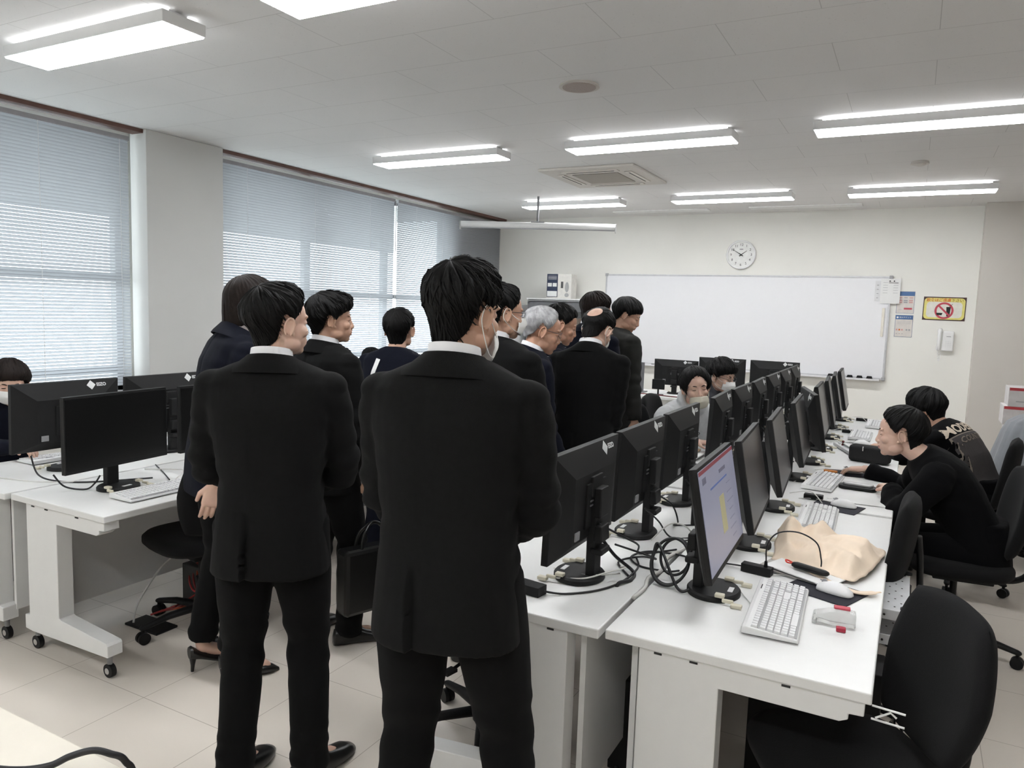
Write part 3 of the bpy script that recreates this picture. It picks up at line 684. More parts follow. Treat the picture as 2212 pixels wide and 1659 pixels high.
# ================================================================== KEYBOARDS, MICE
def make_keyboard():
    r = empty('keyboard', (0, 0, 0))     # long axis Y (0.44), typing side +X
    Lk, D_ = .445, .155
    b = MB().prism([(-D_/2, .004), (-D_/2, .024), (-D_/2+.012, .027), (D_/2-.004, .014), (D_/2, .010), (D_/2, .004)], 'y', -Lk/2, Lk/2)
    b.build('body', M_white, r, bevel=.003)
    T = Matrix.Translation((0, 0, .0205)) @ Matrix.Rotation(R_(5.1), 4, 'Y')
    g = MB(); g.box((.012, -.002, .0006), (.122, .425, .0012), T=T); g.build('key_bed', M_groove, r)
    k = MB()
    for row in range(6):
        x = -.040+row*.0195+(0 if row else -.004)
        y = -.208
        # Y runs from right-hand end (numeric pad, +Y) to left
        for c in range(22):
            yy = y+c*.0192+ (.006 if c > 14 else 0)+(.006 if c > 17 else 0)
            if yy > .21: continue
            if row == 5 and 4 <= c <= 8:
                if c == 4: k.box((x, y+6*.0192, .004), (.0172, .0192*5-.002, .006), T=T)
                continue
            if row in (3, 4) and 15 <= c <= 17 and not (row == 4 and c == 16) and row != 5: 
                if row == 3: 
                    k.box((x, yy, .0012), (.0185, .019, .0012), T=T); continue
            k.box((x, yy, .004), (.0172, .0172, .006), T=T, taper=(.86, .86))
    k.build('keys', M_key, r)
    MB().box((-.063, .13, .0016), (.003, .04, .001), T=T).build('status_mark', M_ink, r)
    return r
def make_mouse():
    r = empty('mouse', (0, 0, 0)); b = MB(); rings = []
    prof = [(-.058, .010, .006), (-.054, .022, .018), (-.038, .029, .028), (-.012, .0315, .036), (.015, .031, .036), (.038, .028, .027), (.053, .021, .016), (.059, .010, .007)]
    for x, w_, h in prof:
        rings.append([Vector((x, w_*math.cos(2*PI*i/24), max(0.0005, .004+(h-.004)*max(0, math.sin(2*PI*i/24)) if math.sin(2*PI*i/24) > 0 else .0012))) for i in range(24)])
    bd = b.loft(rings).build('body', M_white, r, smooth=True)
    MB().cyl((-.035, 0, .028), .009, .006, 16, axis='y').build('wheel', M_groove, r, smooth='auto')
    MB().box((-.035, 0, .0305), (.03, .0012, .004)).build('button_seam', M_groove, r)
    return r
def make_pad():
    return MB().box((0, 0, .0015), (.22, .18, .003))
kb0 = make_keyboard(); ms0 = make_mouse()
kbs = [(-.305, 2.365, 3, 'white keyboard on the nearest right desk before the lit monitor'), (-.315, 3.57, 2, 'white keyboard behind the cream tote bag'), (-.375, 4.40, -4, 'white keyboard in front of the leaning student in black'),
       (-.30, 5.60, 20, 'white keyboard with papers on it behind the pencil case'), (-.30, 6.35, 0, 'white keyboard of the far student on the right desks'), (-.22, 7.1, 0, 'white keyboard at the far end of the right desks'),
       (-3.04, 2.27, 0, 'white keyboard on the left desk by the aisle'), (-1.22, 3.15, 180, 'white keyboard on the left side of the right block'), (-1.22, 4.0, 180, 'white keyboard near the hooded student'),
       (-1.22, 5.35, 180, 'white keyboard before the student in the white mask'), (-3.05, 4.1, 0, 'white keyboard on the left block farther along the aisle'), (-4.1, 2.45, 180, 'white keyboard on the window side of the left desks')]
for i, (x, y, r, lab) in enumerate(kbs):
    k = kb0 if i == 0 else copy_tree(kb0); k.location = (x, y, TOP); k.rotation_euler = (0, 0, R_(r)); tag(k, lab, 'keyboard', 'white keyboards')
mss = [(-.165, 2.635, -18, 1, 'white mouse on the nearest mouse pad'), (-.235, 3.90, -10, 1, 'white mouse on a dark pad beside papers'), (-.255, 4.80, 15, 1, 'white mouse under the hand of the student in black'),
       (-.27, 5.93, 10, 1, 'white mouse under the far student\'s hand'), (-1.18, 4.35, 190, 1, 'white mouse by the hooded student')]
for i, (x, y, r, pd, lab) in enumerate(mss):
    k = ms0 if i == 0 else copy_tree(ms0); k.location = (x, y, TOP+.0035); k.rotation_euler = (0, 0, R_(r)); tag(k, lab, 'mouse', 'white mice')
    p = make_pad().build('mouse_pad', mat('dark_mouse_pad', (.014, .014, .022), .85, bump=.3), None, bevel=.0012); p.location = (x-.03, y-.03 if i else y+.01, TOP); p.rotation_euler = (0, 0, R_(r-3))
    tag(p, 'dark mouse pad under the ' + lab, 'mouse pad', 'dark mouse pads')
    MB().tube(smooth_path([(-.058, 0, .010), (-.10, .03, .005), (-.16, .035, .003), (-.21, -.01, .003)]), .0018, 6).build('mouse_cord', M_cablew, k, smooth=True)

# ================================================================== NEAR DESK CLUTTER
hb = empty('usb_hub', (-.425, 2.69, TOP), R_(-8), 'black power brick with a cable plugged into its top', 'adapter')
MB().box((0, 0, .016), (.105, .036, .03)).build('body', M_black, hb, bevel=.002)
MB().tube([(.03, 0, .028), (.03, 0, .052)], [.007, .005], 10).build('plug', M_black, hb, smooth='auto')
tag(MB().tube(smooth_path([(-.395, 2.685, .772), (-.395, 2.69, .83), (-.365, 2.70, .875), (-.30, 2.715, .885), (-.24, 2.73, .855), (-.222, 2.735, .80), (-.220, 2.735, .772)]), .0026, 8).build('charging_cable', M_cable, None, smooth=True), 'thin black cable arching over the cream bag', 'cable')
tag(MB().tube(smooth_path([(-.47, 2.70, .735), (-.55, 2.72, .725), (-.64, 2.70, .724)]), .003, 8).build('adapter_cable', M_cable, None, smooth=True), 'short black cable from the power brick to the monitor', 'cable')
bt = empty('battery_pack', (-.255, 2.745, TOP+.022), R_(-18), 'small black device with a red loop on the papers', 'device')
MB().tube([(-.05, 0, .012), (.05, 0, .010)], [.018, .017], 14, round_=True, flat=.6).build('body', M_black, bt, smooth=True)
MB().tube(smooth_path([(-.06, 0, .014), (-.08, .01, .016), (-.09, 0, .02), (-.08, -.01, .016), (-.062, 0, .014)]), .003, 8).build('red_loop', mat('red_cord', (.6, .05, .03), .5), bt, smooth=True)
for i, (x, y, r, z, m) in enumerate([(-.315, 2.79, -20, TOP, M_paper), (-.30, 2.775, -16, TOP+.006, mat('magazine_grey', (.35, .33, .31), .5)), (-.27, 2.765, -22, TOP+.013, M_paper)]):
    s_ = MB().box((0, 0, .0025), (.24, .15, .004)).build('booklet', m, None, bevel=.0008); s_.location = (x, y, z); s_.rotation_euler = (0, R_(1.2*i), R_(r))
    tag(s_, ('white booklet lowest in the pile by the cream bag', 'grey magazine in the middle of the pile by the cream bag', 'white booklet on top of the pile under the black device')[i], 'booklet', 'booklets by the cream bag')
# tote bag: crumpled cloth
def cloth_patch(name, outline, hfun, m, label, cat, th=.003, nx=44, ny=34):
    """outline(u,v)->(x,y); hfun(u,v)->z"""
    b = MB(); vs = []; fs = []
    for j in range(ny+1):
        for i in range(nx+1):
            u, v = i/nx, j/ny; x, y = outline(u, v); vs.append((x, y, hfun(u, v)))
    for j in range(ny):
        for i in range(nx):
            a = j*(nx+1)+i; fs.append((a, a+1, a+nx+2, a+nx+1))
    b.add(vs, fs); o = b.build(name, m, None, smooth=True)
    md = o.modifiers.new('solid', 'SOLIDIFY'); md.thickness = th; md.offset = -1
    return tag(o, label, cat)
def bil(P, u, v):
    a = Vector(P[0]).lerp(Vector(P[1]), u); b = Vector(P[3]).lerp(Vector(P[2]), u); return a.lerp(b, v)
def nz(x, y, z=0): return noise.noise(Vector((x, y, z)))
def tote_h(u, v):
    e = min(1, min(u, 1-u, v, 1-v)*7); e = e*e*(3-2*e)
    h = .012+.022*e+.03*e*abs(nz(u*2.4+1, v*3.1, .3))+.035*max(0, nz(u*4+3, v*4.5+1, 2.2))*e+.016*(1-abs(nz(u*6+9, v*5+2, 3))*2.2)*e+.008*nz(u*11, v*9, 1)
    h += .075*math.exp(-((u-.10)**2/.010+(v-.62)**2/.05))+.03*math.exp(-((u-.42)**2/.004+(v-.9)**2/.02))
    h += .03*math.exp(-((u-.80)**2/.03+(v-.55)**2/.06))
    return TOP+.003+max(.0035, h)
def tote_o(u, v):
    p = bil([(-.40, 2.84), (-.115, 2.755), (-.035, 3.20), (-.435, 3.30)], u, v)
    return (p.x+.015*nz(v*4, 3, u*2)+(.025*math.sin(v*PI) if u > .8 else 0)*u, p.y+.03*nz(u*4, 7, v*2))
tote_ = cloth_patch('tote_bag', tote_o, tote_h, M_canvas, 'crumpled cream canvas tote bag on the nearest right desk', 'bag')
strap_ = (MB().tube(smooth_path([(-.30, 2.79, TOP+.03), (-.20, 2.72, TOP+.012), (-.10, 2.66, TOP+.010), (-.03, 2.70, TOP+.012)]), [.004]*3+[.014]*19+[.006]*3, 10, flat=.3).build('bag_strap', M_canvas, tote_, smooth=True))
td = empty('tape_dispenser', (-.145, 2.36, TOP), R_(6), 'frosted clear plastic dispenser with red tabs', 'dispenser')
MB().prism([(-.06, .0), (-.048, .0), (-.045, .010), (-.01, .004), (.06, .004), (.06, .045), (.012, .05), (-.055, .030)], 'y', -.022, .022).build('shell', M_clear, td, bevel=.004)
MB().box((.022, .008, .052), (.045, .024, .006)).build('red_label', M_redsign, td, bevel=.002)
MB().box((.02, -.045, .007), (.026, .02, .012)).build('red_tab', M_red, td, bevel=.002)
# papers by student in black
for i, (x, y, r, z) in enumerate([(-.17, 4.12, -8, 0), (-.14, 4.10, 4, .0022)]):
    s_ = MB().box((0, 0, .001), (.28, .20, .0016)).build('paper_sheet', M_paper); s_.location = (x, y, TOP+z); s_.rotation_euler = (0, 0, R_(r)); tag(s_, ('lower white paper sheet by the student\'s elbow', 'upper white paper sheet by the student\'s elbow')[i], 'paper', 'papers by the elbow')
pc = empty('pouch', (-.20, 4.36, TOP), R_(-4), 'flat black pouch with a clear lid beside the keyboard', 'pouch')
MB().prism(rrect(.19, .085, .03), 'z', .001, .02).build('body', M_black, pc, bevel=.006)
MB().prism([(x, y+.01) for x, y in rrect(.15, .055, .02)], 'z', .02, .032).build('lid', mat('silver_lid', (.40, .40, .40), .3, .4), pc, bevel=.003)
pk = empty('pencil_case', (-.185, 5.24, TOP), R_(-12), 'boxy black pencil case between the two right students', 'pencil case')
MB().box((0, 0, .055), (.24, .10, .105)).build('body', mat('black_nylon', (.012, .012, .013), .85, bump=.5, bscale=500), pk, bevel=.022, seg=4)
MB().box((-.0, -.02, .108), (.20, .006, .004)).build('zip', M_ink, pk); MB().box((-.03, -.055, .09), (.008, .006, .028)).build('zip_pull', M_chrome, pk, bevel=.002)
for x, y, lab in ((-.38, 3.98, 'beside the second monitor cables'), (-.40, 6.50, 'far along the right desks'), (-.35, 7.35, 'at the far end of the right desks')):
    h = MB().box((0, 0, .013), (.09, .04, .025)).build('small_adapter', M_black, None, bevel=.003); h.location = (x, y, TOP); tag(h, 'small black adapter ' + lab, 'adapter', 'small black adapters')
    MB().tube(smooth_path([(-.12, .05, .004), (-.05, .0, .033), (0, -.02, .036), (.05, -.08, .003)]), .0025, 6).build('power_cord', M_cablew, h, smooth=True)
tag(MB().box((0, 0, .0), (.05, .04, .0)).ell((-.36, 4.75, TOP+.014), (.012, .012, .014)).build('usb_stick', M_orange, None, smooth=True) if False else MB().box((-.37, 4.74, TOP+.008), (.075, .02, .012)).build('orange_stick', mat('orange_plastic', (.7, .25, .05), .5), None, bevel=.002), 'small orange stick lying by the monitor base', 'stick')
nb = empty('open_booklet', (-.27, 5.60, TOP+.03), R_(18), 'open white booklet resting on the keyboard behind the pencil case', 'booklet')
MB().box((0, 0, 0), (.16, .21, .004)).build('pages', M_paper, nb); nb.rotation_euler = (0, R_(8), R_(20))
fg = empty('figurine', (-.375, 5.66, TOP), 0, 'tiny dark red figurine beside the booklet', 'figurine')
MB().tube([(0, 0, 0), (0, 0, .03), (0, 0, .045)], [.016, .010, .004], 12).build('body', mat('dark_red', (.12, .02, .02), .5), fg, smooth=True); MB().ell((0, 0, .052), (.009, .009, .009)).build('head', mat('dark_red', (.12, .02, .02), .5), fg, smooth=True)
# hooded student's things
tag(MB().cyl((-1.17, 4.62, TOP+.045), .034, .09, 24).build('black_cup', M_black, None, smooth='auto'), 'black cup on the desk before the hooded student', 'cup')
tag(MB().box((-1.24, 4.72, TOP+.03), (.16, .20, .012)).build('wooden_tray', M_wood, None, bevel=.002), 'pale wooden board on top of papers by the hooded student', 'board')
for i in range(3): tag(MB().box((-1.24+.01*i, 4.70, TOP+.004+.008*i), (.2, .24, .006)).build('notebook', M_paper), 'white notebook under the wooden board, %s in the stack' % ('lowest', 'middle', 'top')[i], 'notebook', 'notebooks under the board')
# adapter near man in the middle
h = MB().box((0, 0, .016), (.11, .05, .032)).build('power_adapter', M_black, None, bevel=.002); h.location = (-1.03, 2.09, TOP); h.rotation_euler = (0, 0, R_(-8)); tag(h, 'black power adapter on the desk beside the tall man', 'adapter')
# cables between the monitors
def cab_(pts, lab, r=.0036, m=None, g='tangled cables behind the monitors'):
    tag(MB().tube(smooth_path(pts, 12), r, 8).build('cable', m or M_cable, None, smooth=True), lab, 'cable', g)
Z = TOP+.004
cab_([(-.98, 2.09, Z+.01), (-.92, 2.13, Z), (-.84, 2.22, Z), (-.80, 2.34, Z), (-.80, 2.5, Z), (-.84, 2.6, Z)], 'black cable from the adapter past the monitor base')
cab_([(-.90, 2.38, .85), (-.86, 2.42, .78), (-.80, 2.45, Z), (-.78, 2.37, Z), (-.80, 2.30, .73), (-.81, 2.30, .69)], 'black cables dropping behind the nearest rear monitor', .006)
cab_([(-.88, 2.30, .92), (-.83, 2.40, .86), (-.81, 2.52, .80), (-.84, 2.62, .735), (-.80, 2.70, Z), (-.74, 2.78, Z)], 'black cable arching from the nearest rear monitor')
cab_([(-.84, 2.36, .84), (-.76, 2.46, .79), (-.76, 2.58, .74), (-.83, 2.62, Z), (-.88, 2.52, Z), (-.80, 2.40, Z)], 'black cable loop between the first two rear monitors')
cab_([(-.60, 2.42, .80)]+[(-.665-.062*math.cos(a), 2.44+.05*math.sin(a)-.01*a/6, .795+.066*math.sin(a)) for a in [PI-.2+2*PI*i/14*1.0 for i in range(24)]]+[(-.62, 2.36, .735), (-.58, 2.36, Z+.01)], 'large black cable loop behind the lit monitor', .005)
cab_([(-.60, 2.44, .84)]+[(-.66-.05*math.cos(a), 2.47+.03*math.sin(a), .80+.055*math.sin(a)) for a in [PI+2*PI*i/12 for i in range(13)]], 'inner black cable loop behind the lit monitor', .005)
cab_([(-.64, 2.45, .76), (-.70, 2.52, Z), (-.80, 2.52, Z), (-.86, 2.60, Z), (-.82, 2.70, Z), (-.70, 2.72, Z), (-.62, 2.66, Z)], 'black cable curling over the gap between the desks')
cab_([(-.72, 2.22, Z), (-.715, 2.32, Z+.002), (-.735, 2.42, Z), (-.72, 2.52, Z), (-.74, 2.66, Z), (-.71, 2.9, Z), (-.72, 3.3, Z)], 'grey cable running along the gap between the desks', .007, M_cablew)
cab_([(-.99, 2.22, .735), (-.90, 2.24, .745), (-.84, 2.30, .76), (-.80, 2.36, .765), (-.83, 2.40, .75)], 'white cord lying over the nearest monitor base', .003, M_cablew)
cab_([(-1.05, 2.33, Z), (-.96, 2.28, .738), (-.88, 2.30, .742), (-.81, 2.34, .75)], 'second white cord by the nearest monitor base', .0025, M_cablew)
for i, (yy, nm) in enumerate(((2.9, 'second'), (3.5, 'third'), (4.31, 'fourth'), (4.88, 'fifth'), (5.47, 'sixth'), (6.08, 'seventh'))):
    cab_([(-.89, yy+.02, .90), (-.83, yy+.10, .84), (-.81, yy+.14, .76), (-.84, yy+.20, Z), (-.76, yy+.26, Z)], 'black cable hanging from the %s rear monitor' % nm)
    cab_([(-.88, yy-.10, .86), (-.84, yy-.04, .80), (-.80, yy+.02, Z), (-.70, yy+.08, Z), (-.60, yy+.05, Z)], 'black cable crossing the desk gap by the %s rear monitor' % nm)
    if i < 3: cab_([(-.86, yy-.06, Z), (-.80, yy-.02, .79), (-.76, yy+.06, .77), (-.74, yy+.12, Z)], 'white cord standing up behind the %s rear monitor' % nm, .003, M_cablew)
    cab_([(-.60, yy+.08, .86), (-.66, yy+.14, .80), (-.70, yy+.08, Z), (-.76, yy, Z)], 'black cable behind the %s right hand monitor' % nm)
for i, (x, y) in enumerate(((-.43, 2.45), (-.42, 3.12), (-.42, 4.35))):
    cab_([(x-.10, y-.02, Z), (x-.04, y+.05, Z+.006), (x+.02, y-.03, Z), (x+.06, y-.10, Z)], 'thin white cord on the right desk by the %s monitor' % ('lit', 'second', 'fourth')[i], .0016, M_cablew, 'thin white cords on the right desks')
cab_([(-3.42, 1.98, .80), (-3.40, 2.02, .74), (-3.34, 2.08, Z), (-3.30, 2.10, .755), (-3.29, 2.12, .79)], 'black cable under the near off screen', .004)
cab_([(-4.05, 1.95, Z), (-3.8, 2.0, Z), (-3.6, 2.02, Z+.01), (-3.5, 2.15, Z), (-3.4, 2.25, Z)], 'white cable across the left desks', .003, M_cablew)
cab_([(-3.72, 2.05, .84), (-3.68, 2.06, .75), (-3.58, 2.1, Z), (-3.45, 2.18, Z), (-3.3, 2.4, Z)], 'black cable from the window side monitor', .004)
cab_([(-3.12, 2.36, Z), (-3.2, 2.5, Z+.03), (-3.35, 2.55, Z+.01), (-3.5, 2.5, Z)], 'white cord by the aisle keyboard', .0028, M_cablew)
cab_([(-3.2, 2.42, Z), (-3.35, 2.5, Z), (-3.55, 2.6, Z)], 'black cord by the aisle keyboard', .003)
cab_([(-.735+.03*math.sin(i*1.1), 2.15+.09*i, .01+.03*abs(math.sin(i*.9))) for i in range(9)], 'red cable lying on the floor between the right desks', .005, mat('red_cable', (.30, .03, .03), .5), 'floor cables between the right desks')
cab_([(-.78+.04*math.cos(i*1.3), 2.25+.08*i, .008+.02*abs(math.sin(i*1.2))) for i in range(9)], 'black cable lying on the floor between the right desks', .005, M_cable, 'floor cables between the right desks')
tag(MB().box((-.80, 3.0, .18), (.09, 1.2, .34)).build('cable_tray', M_black, None, bevel=.004), 'long black cable tray standing between the right desks', 'cable tray')
# under the left desks
cab_([(-3.30, 2.55, .30), (-3.36, 2.48, .22), (-3.37, 2.36, .08), (-3.30, 2.28, .015)], 'white cable hanging under the left desk', .005, M_cablew, 'cables under the left desk')
for i in range(5):
    q = i*.03
    cab_([(-3.15+q, 2.62, .33), (-3.22+q, 2.55, .20+.02*i), (-3.12+q, 2.50, .14), (-3.05+q, 2.56, .20), (-3.20+q, 2.50, .07), (-3.28, 2.36+q, .03)], '%s looped cable hanging under the left desk' % ('red', 'dark red', 'orange red', 'black', 'grey')[i], .005, (mat('red_cable', (.30, .03, .03), .5), mat('dred_cable', (.18, .03, .03), .5), mat('ored_cable', (.33, .06, .02), .5), M_cable, mat('grey_cable', (.12, .12, .13), .5))[i], 'cables under the left desk')
tag(MB().box((-3.22, 2.32, .006), (.24, .12, .012)).build('floor_outlet_plate', M_black, None, bevel=.003), 'black cable plate on the floor under the left desk', 'floor plate')
tag(MB().box((-3.10, 2.62, .14), (.34, .16, .22)).build('computer_box', mat('dark_grey_case', (.05, .05, .05), .6), None, bevel=.006), 'dark computer case under the left desk', 'computer')
# computer rack at right desk edge
rk = empty('metal_rack', (-.185, 3.0, 0), 0, 'white perforated metal rack sticking out from the right desk', 'rack')
for z in (.645, .555):
    s_ = MB().box((0, 0, z), (.49, .42, .004)); 
    for sy in (-1, 1): s_.box((0, sy*.209, z-.016), (.49, .003, .032))
    for sx in (-1, 1): s_.box((sx*.2435, 0, z-.016), (.003, .42, .032))
    sh = s_.build('shelf', mat('white_perforated_steel', (.72, .73, .75), .35, .2), rk)
    h = MB()
    for i in range(11):
        for j in range(9): h.cyl((-.20+.04*i+(.02 if j % 2 else 0), -.17+.0425*j, z+.0024), .0032, .0008, 8)
    tag(h.build('perforations', M_ink, sh), kind='stuff')
    MB().cyl((.17, -.2115, z-.016), .004, .002, 10, axis='y').build('rivet', M_ink, sh)
for sx in (-1, 1):
    for sy in (-1, 1):
        p = MB().tube([(sx*.235, sy*.205, 0), (sx*.235, sy*.205, .655)], .0125, 16).build('post', M_chrome, rk, smooth='auto')
        MB().cyl((sx*.235, sy*.205, .657), .018, .006, 20).cyl((sx*.235, sy*.205, .595), .019, .035, 20).build('post_collar', M_black, p, smooth='auto')
pcx = empty('desktop_computer', (-.20, 2.62, 0), 0, 'black desktop computer with a window logo sticker under the desk', 'computer')
MB().box((0, 0, .26), (.40, .17, .52)).build('case', M_black, pcx, bevel=.004)
lg = MB()
for a in (-1, 1):
    for c in (-1, 1): lg.box((.115+a*.0075, -.087, .495+c*.0075), (.012, .002, .012))
st_ = MB().box((.115, -.0857, .495), (.045, .002, .045)).build('sticker', M_label, pcx); lg.build('window_logo', mat('dark_logo', (.03, .03, .035), .5), st_)
wr = empty('wire_holder', (0.0, 2.0, .64), 0, 'white wire holder sticking out at the near desk corner', 'wire holder')
for z in (.0, .034): MB().tube([(-.02, 0, z), (.055, 0, z-.004)], .0028, 8).build('wire', M_white, wr, smooth='auto')
MB().tube([(-.01, 0, .004), (.022, 0, .026), (.036, 0, .016)], .0028, 8).build('cross_wire', M_white, wr)

# ================================================================== CHAIRS
def make_chair():
    r = empty('office_chair', (0, 0, 0))    # faces +Y
    s_ = MB(); rings = []
    for z, k in ((.425, .80), (.435, .93), (.455, 1.0), (.480, 1.0), (.497, .93), (.502, .80)):
        rings.append(s_.ering((0, 0, z), (1, 0, 0), (0, 1, 0), .245*k+(0), .235*k, 40, 3.2))
    s_.loft(rings).build('seat', M_fab, r, smooth=True)
    b = MB(); n = 15; m_ = 12; rows = []
    # backrest pad: rounded slab curved in plan and profile
    def pt(u, v, side):
        # u,v in [-1,1]
        w_ = .225*(1-.10*max(0, v))*(1-.06*max(0, -v)); x = u*w_; z = .745+v*.225
        edge = (1-abs(u)**4)*(1-abs(v)**5); th = .032*max(0.0, edge)**.5
        y = -.255+.05*u*u*.8-.035*v+.05*(v*v)*(.3 if v > 0 else .5)
        return Vector((x, y+side*th, z))
    for side in (1,):
        pass
    NU, NV = 22, 24; vs = []; fs = []
    def sq(u, v):   # square -> rounded
        return u*math.sqrt(max(0, 1-.36*v*v)), v*math.sqrt(max(0, 1-.22*u*u))
    for side in (1, -1):
        for j in range(NV+1):
            for i in range(NU+1):
                u, v = -1+2*i/NU, -1+2*j/NV; a, c = sq(u, v)
                e = max(0, (1-u**6)*(1-v**6))**.5
                P0 = pt(a, c, 0); vs.append((P0.x, P0.y+side*.034*e, P0.z))
    K = (NU+1)*(NV+1)
    for j in range(NV):
        for i in range(NU):
            a = j*(NU+1)+i; fs.append((a, a+1, a+NU+2, a+NU+1)); fs.append((K+a, K+a+NU+1, K+a+NU+2, K+a+1))
    b.add(vs, fs); bo = b.build('backrest', M_fab, r, smooth=True)
    bm = bmesh.new(); bm.from_mesh(bo.data); bmesh.ops.remove_doubles(bm, verts=bm.verts, dist=.0005); bmesh.ops.recalc_face_normals(bm, faces=bm.faces); bm.to_mesh(bo.data); bm.free()
    MB().tube(smooth_path([(0, -.08, .405), (0, -.24, .40), (0, -.315, .47), (0, -.315, .66), (0, -.30, .80)]), .028, 10, flat=.45).build('back_support', M_black, r, smooth=True)
    MB().box((0, -.02, .405), (.22, .26, .03)).build('under_plate', M_black, r, bevel=.006)
    MB().tube([(0, 0, .09), (0, 0, .26)], .028, 16).tube([(0, 0, .25), (0, 0, .40)], .016, 16).build('gas_column', M_black, r, smooth='auto')
    MB().tube([(.10, .05, .40), (.25, .06, .385)], .006, 8).box((.27, .06, .383), (.05, .03, .012)).build('lever', M_black, r)
    bs = MB(); bs.cyl((0, 0, .095), .045, .05, 20); bs.build('base_hub', M_black, r, smooth='auto')
    for k in range(5):
        a = R_(90+72*k+18); d = Vector((math.cos(a), math.sin(a), 0))
        lg = MB().tube([d*.03+Vector((0, 0, .105)), d*.17+Vector((0, 0, .10)), d*.29+Vector((0, 0, .078))], [.026, .022, .017], 10, flat=.75, round_=True).build('base_leg', M_black, r, smooth=True)
        side = d.cross(Vector((0, 0, 1))); c = MB()
        cpos = d*.29+Vector((0, 0, .028))
        for sg_ in (-1, 1):
            q = cpos+side*sg_*.013; c.loft([c.ering(q-side*.008, d, Vector((0, 0, 1)), .028, .028, 20), c.ering(q+side*.008, d, Vector((0, 0, 1)), .028, .028, 20)])
        c.tube([cpos, cpos+Vector((0, 0, .05))], .008, 8)
        c.build('caster', M_black, r, smooth='auto')
    return r
ch0 = make_chair()
chairs = [(-.075, 2.13, 118, 'black office chair in the near right corner with its back to us', 0),
          (-.22, 3.30, 88, 'empty black office chair pushed under the right desk', 1),
          (.27, 4.22, 96, 'black office chair of the student in the black sweatshirt', 1),
          (.33, 5.35, 82, 'black office chair of the far student on the right', 1),
          (.78, 6.0, 100, 'dark office chair at the right edge behind the students', 1),
          (-3.02, 2.46, 78, 'black office chair under the left desk beside the woman', 1),
          (-1.33, 2.36, -100, 'office chair whose base shows between the tall man\'s legs', 1),
          (-1.62, 5.18, -120, 'black office chair of the hooded student', 1),
          (-1.64, 6.0, -95, 'office chair of the student in the white mask', 1),
          (-4.62, 2.42, -90, 'office chair of the student by the left window', 1),
          (-4.82, 5.80, -90, 'office chair of the student hidden behind the left monitors', 1),
          (-2.86, 4.3, 90, 'black office chair at the left desks behind the standing men', 1)]
for i, (x, y, r, lab, _) in enumerate(chairs):
    c = ch0 if i == 0 else copy_tree(ch0); c.location = (x, y, 0); c.rotation_euler = (0, 0, R_(r)); c.scale = (1, 1, .93 if i == 0 else .985); tag(c, lab, 'chair', 'black office chairs')
gc = empty('grey_stool_chair', (-2.05, 8.75, 0), 0, 'light grey chair back behind the front desk', 'chair')
MB().prism([(x, z+.88) for x, z in rrect(.10, .20, .045)], 'y', -.018, .018).build('backrest', M_greychair, gc, bevel=.006)
MB().box((0, -.2, .45), (.42, .42, .05)).build('seat', M_greychair, gc, bevel=.02)
MB().tube([(0, 0, .78), (0, .02, .55), (0, -.1, .43)], .014, 10).build('back_support', M_greymetal, gc, smooth=True)
for a in (-1, 1):
    for c in (-1, 1): MB().tube([(a*.17, -.2+c*.17, .43), (a*.2, -.2+c*.2, 0)], .012, 8).build('leg', M_greymetal, gc)

# ================================================================== RIGHT SIDE THINGS
lc = empty('low_cabinet', (1.42, 6.72, 0), 0, 'low white cabinet on the floor at the right edge', 'cabinet')
MB().box((0, 0, .17), (1.5, .80, .33)).build('body', M_deskleg, lc, bevel=.003)
MB().box((0, 0, .352), (1.52, .82, .03)).build('top_board', mat('beige_top', (.55, .52, .46), .5), lc, bevel=.003)
MB().box((0, -.402, .325), (1.5, .008, .02)).build('brown_strip', M_brown, lc)  # brown strip under the top edge
cv = empty('covered_cart', (1.0, 6.75, .367), 0, 'equipment under a grey dust cover at the right edge', 'covered equipment')
b = MB(); rings = []
NR = 72
for z, sc in ((0, 1.12), (.10, 1.08), (.25, 1.0), (.38, .92), (.48, .86), (.56, .78), (.60, .64), (.62, .40), (.625, .1)):
    ring_ = []
    for i in range(NR):
        a = 2*PI*i/NR; fold = 1+.05*(1-z/.62)*math.sin(a*9+1.3*math.sin(a*2))+.02*math.sin(a*17)
        ring_.append((.40*sc*fold*math.copysign(abs(math.cos(a))**.7, math.cos(a)), .30*sc*fold*math.copysign(abs(math.sin(a))**.7, math.sin(a)), z+.03*math.cos(a)*(z/.6)))
    rings.append(ring_)
b.loft(rings).build('dust_cover', M_cloth, cv, smooth=True)
for i in range(6):
    q = empty('paper_carton', (1.04-.03*(i == 4), 8.40, .175*i), 0, 'white and red carton in the stack at the right wall, %s' % ('lowest', 'second from the bottom', 'third from the bottom', 'third from the top', 'second from the top', 'topmost')[i], 'carton', 'stacked paper cartons')
    MB().box((0, 0, .087), (.44, .32, .174)).build('carton', mat('carton_white', (.60, .58, .58), .6), q, bevel=.002)
    MB().box((0, -.161, .158), (.43, .003, .026)).build('red_band', M_redp, q)
    MB().box((-.01, -.161, .045), (.30, .002, .010)).build('print_line', M_groove, q)
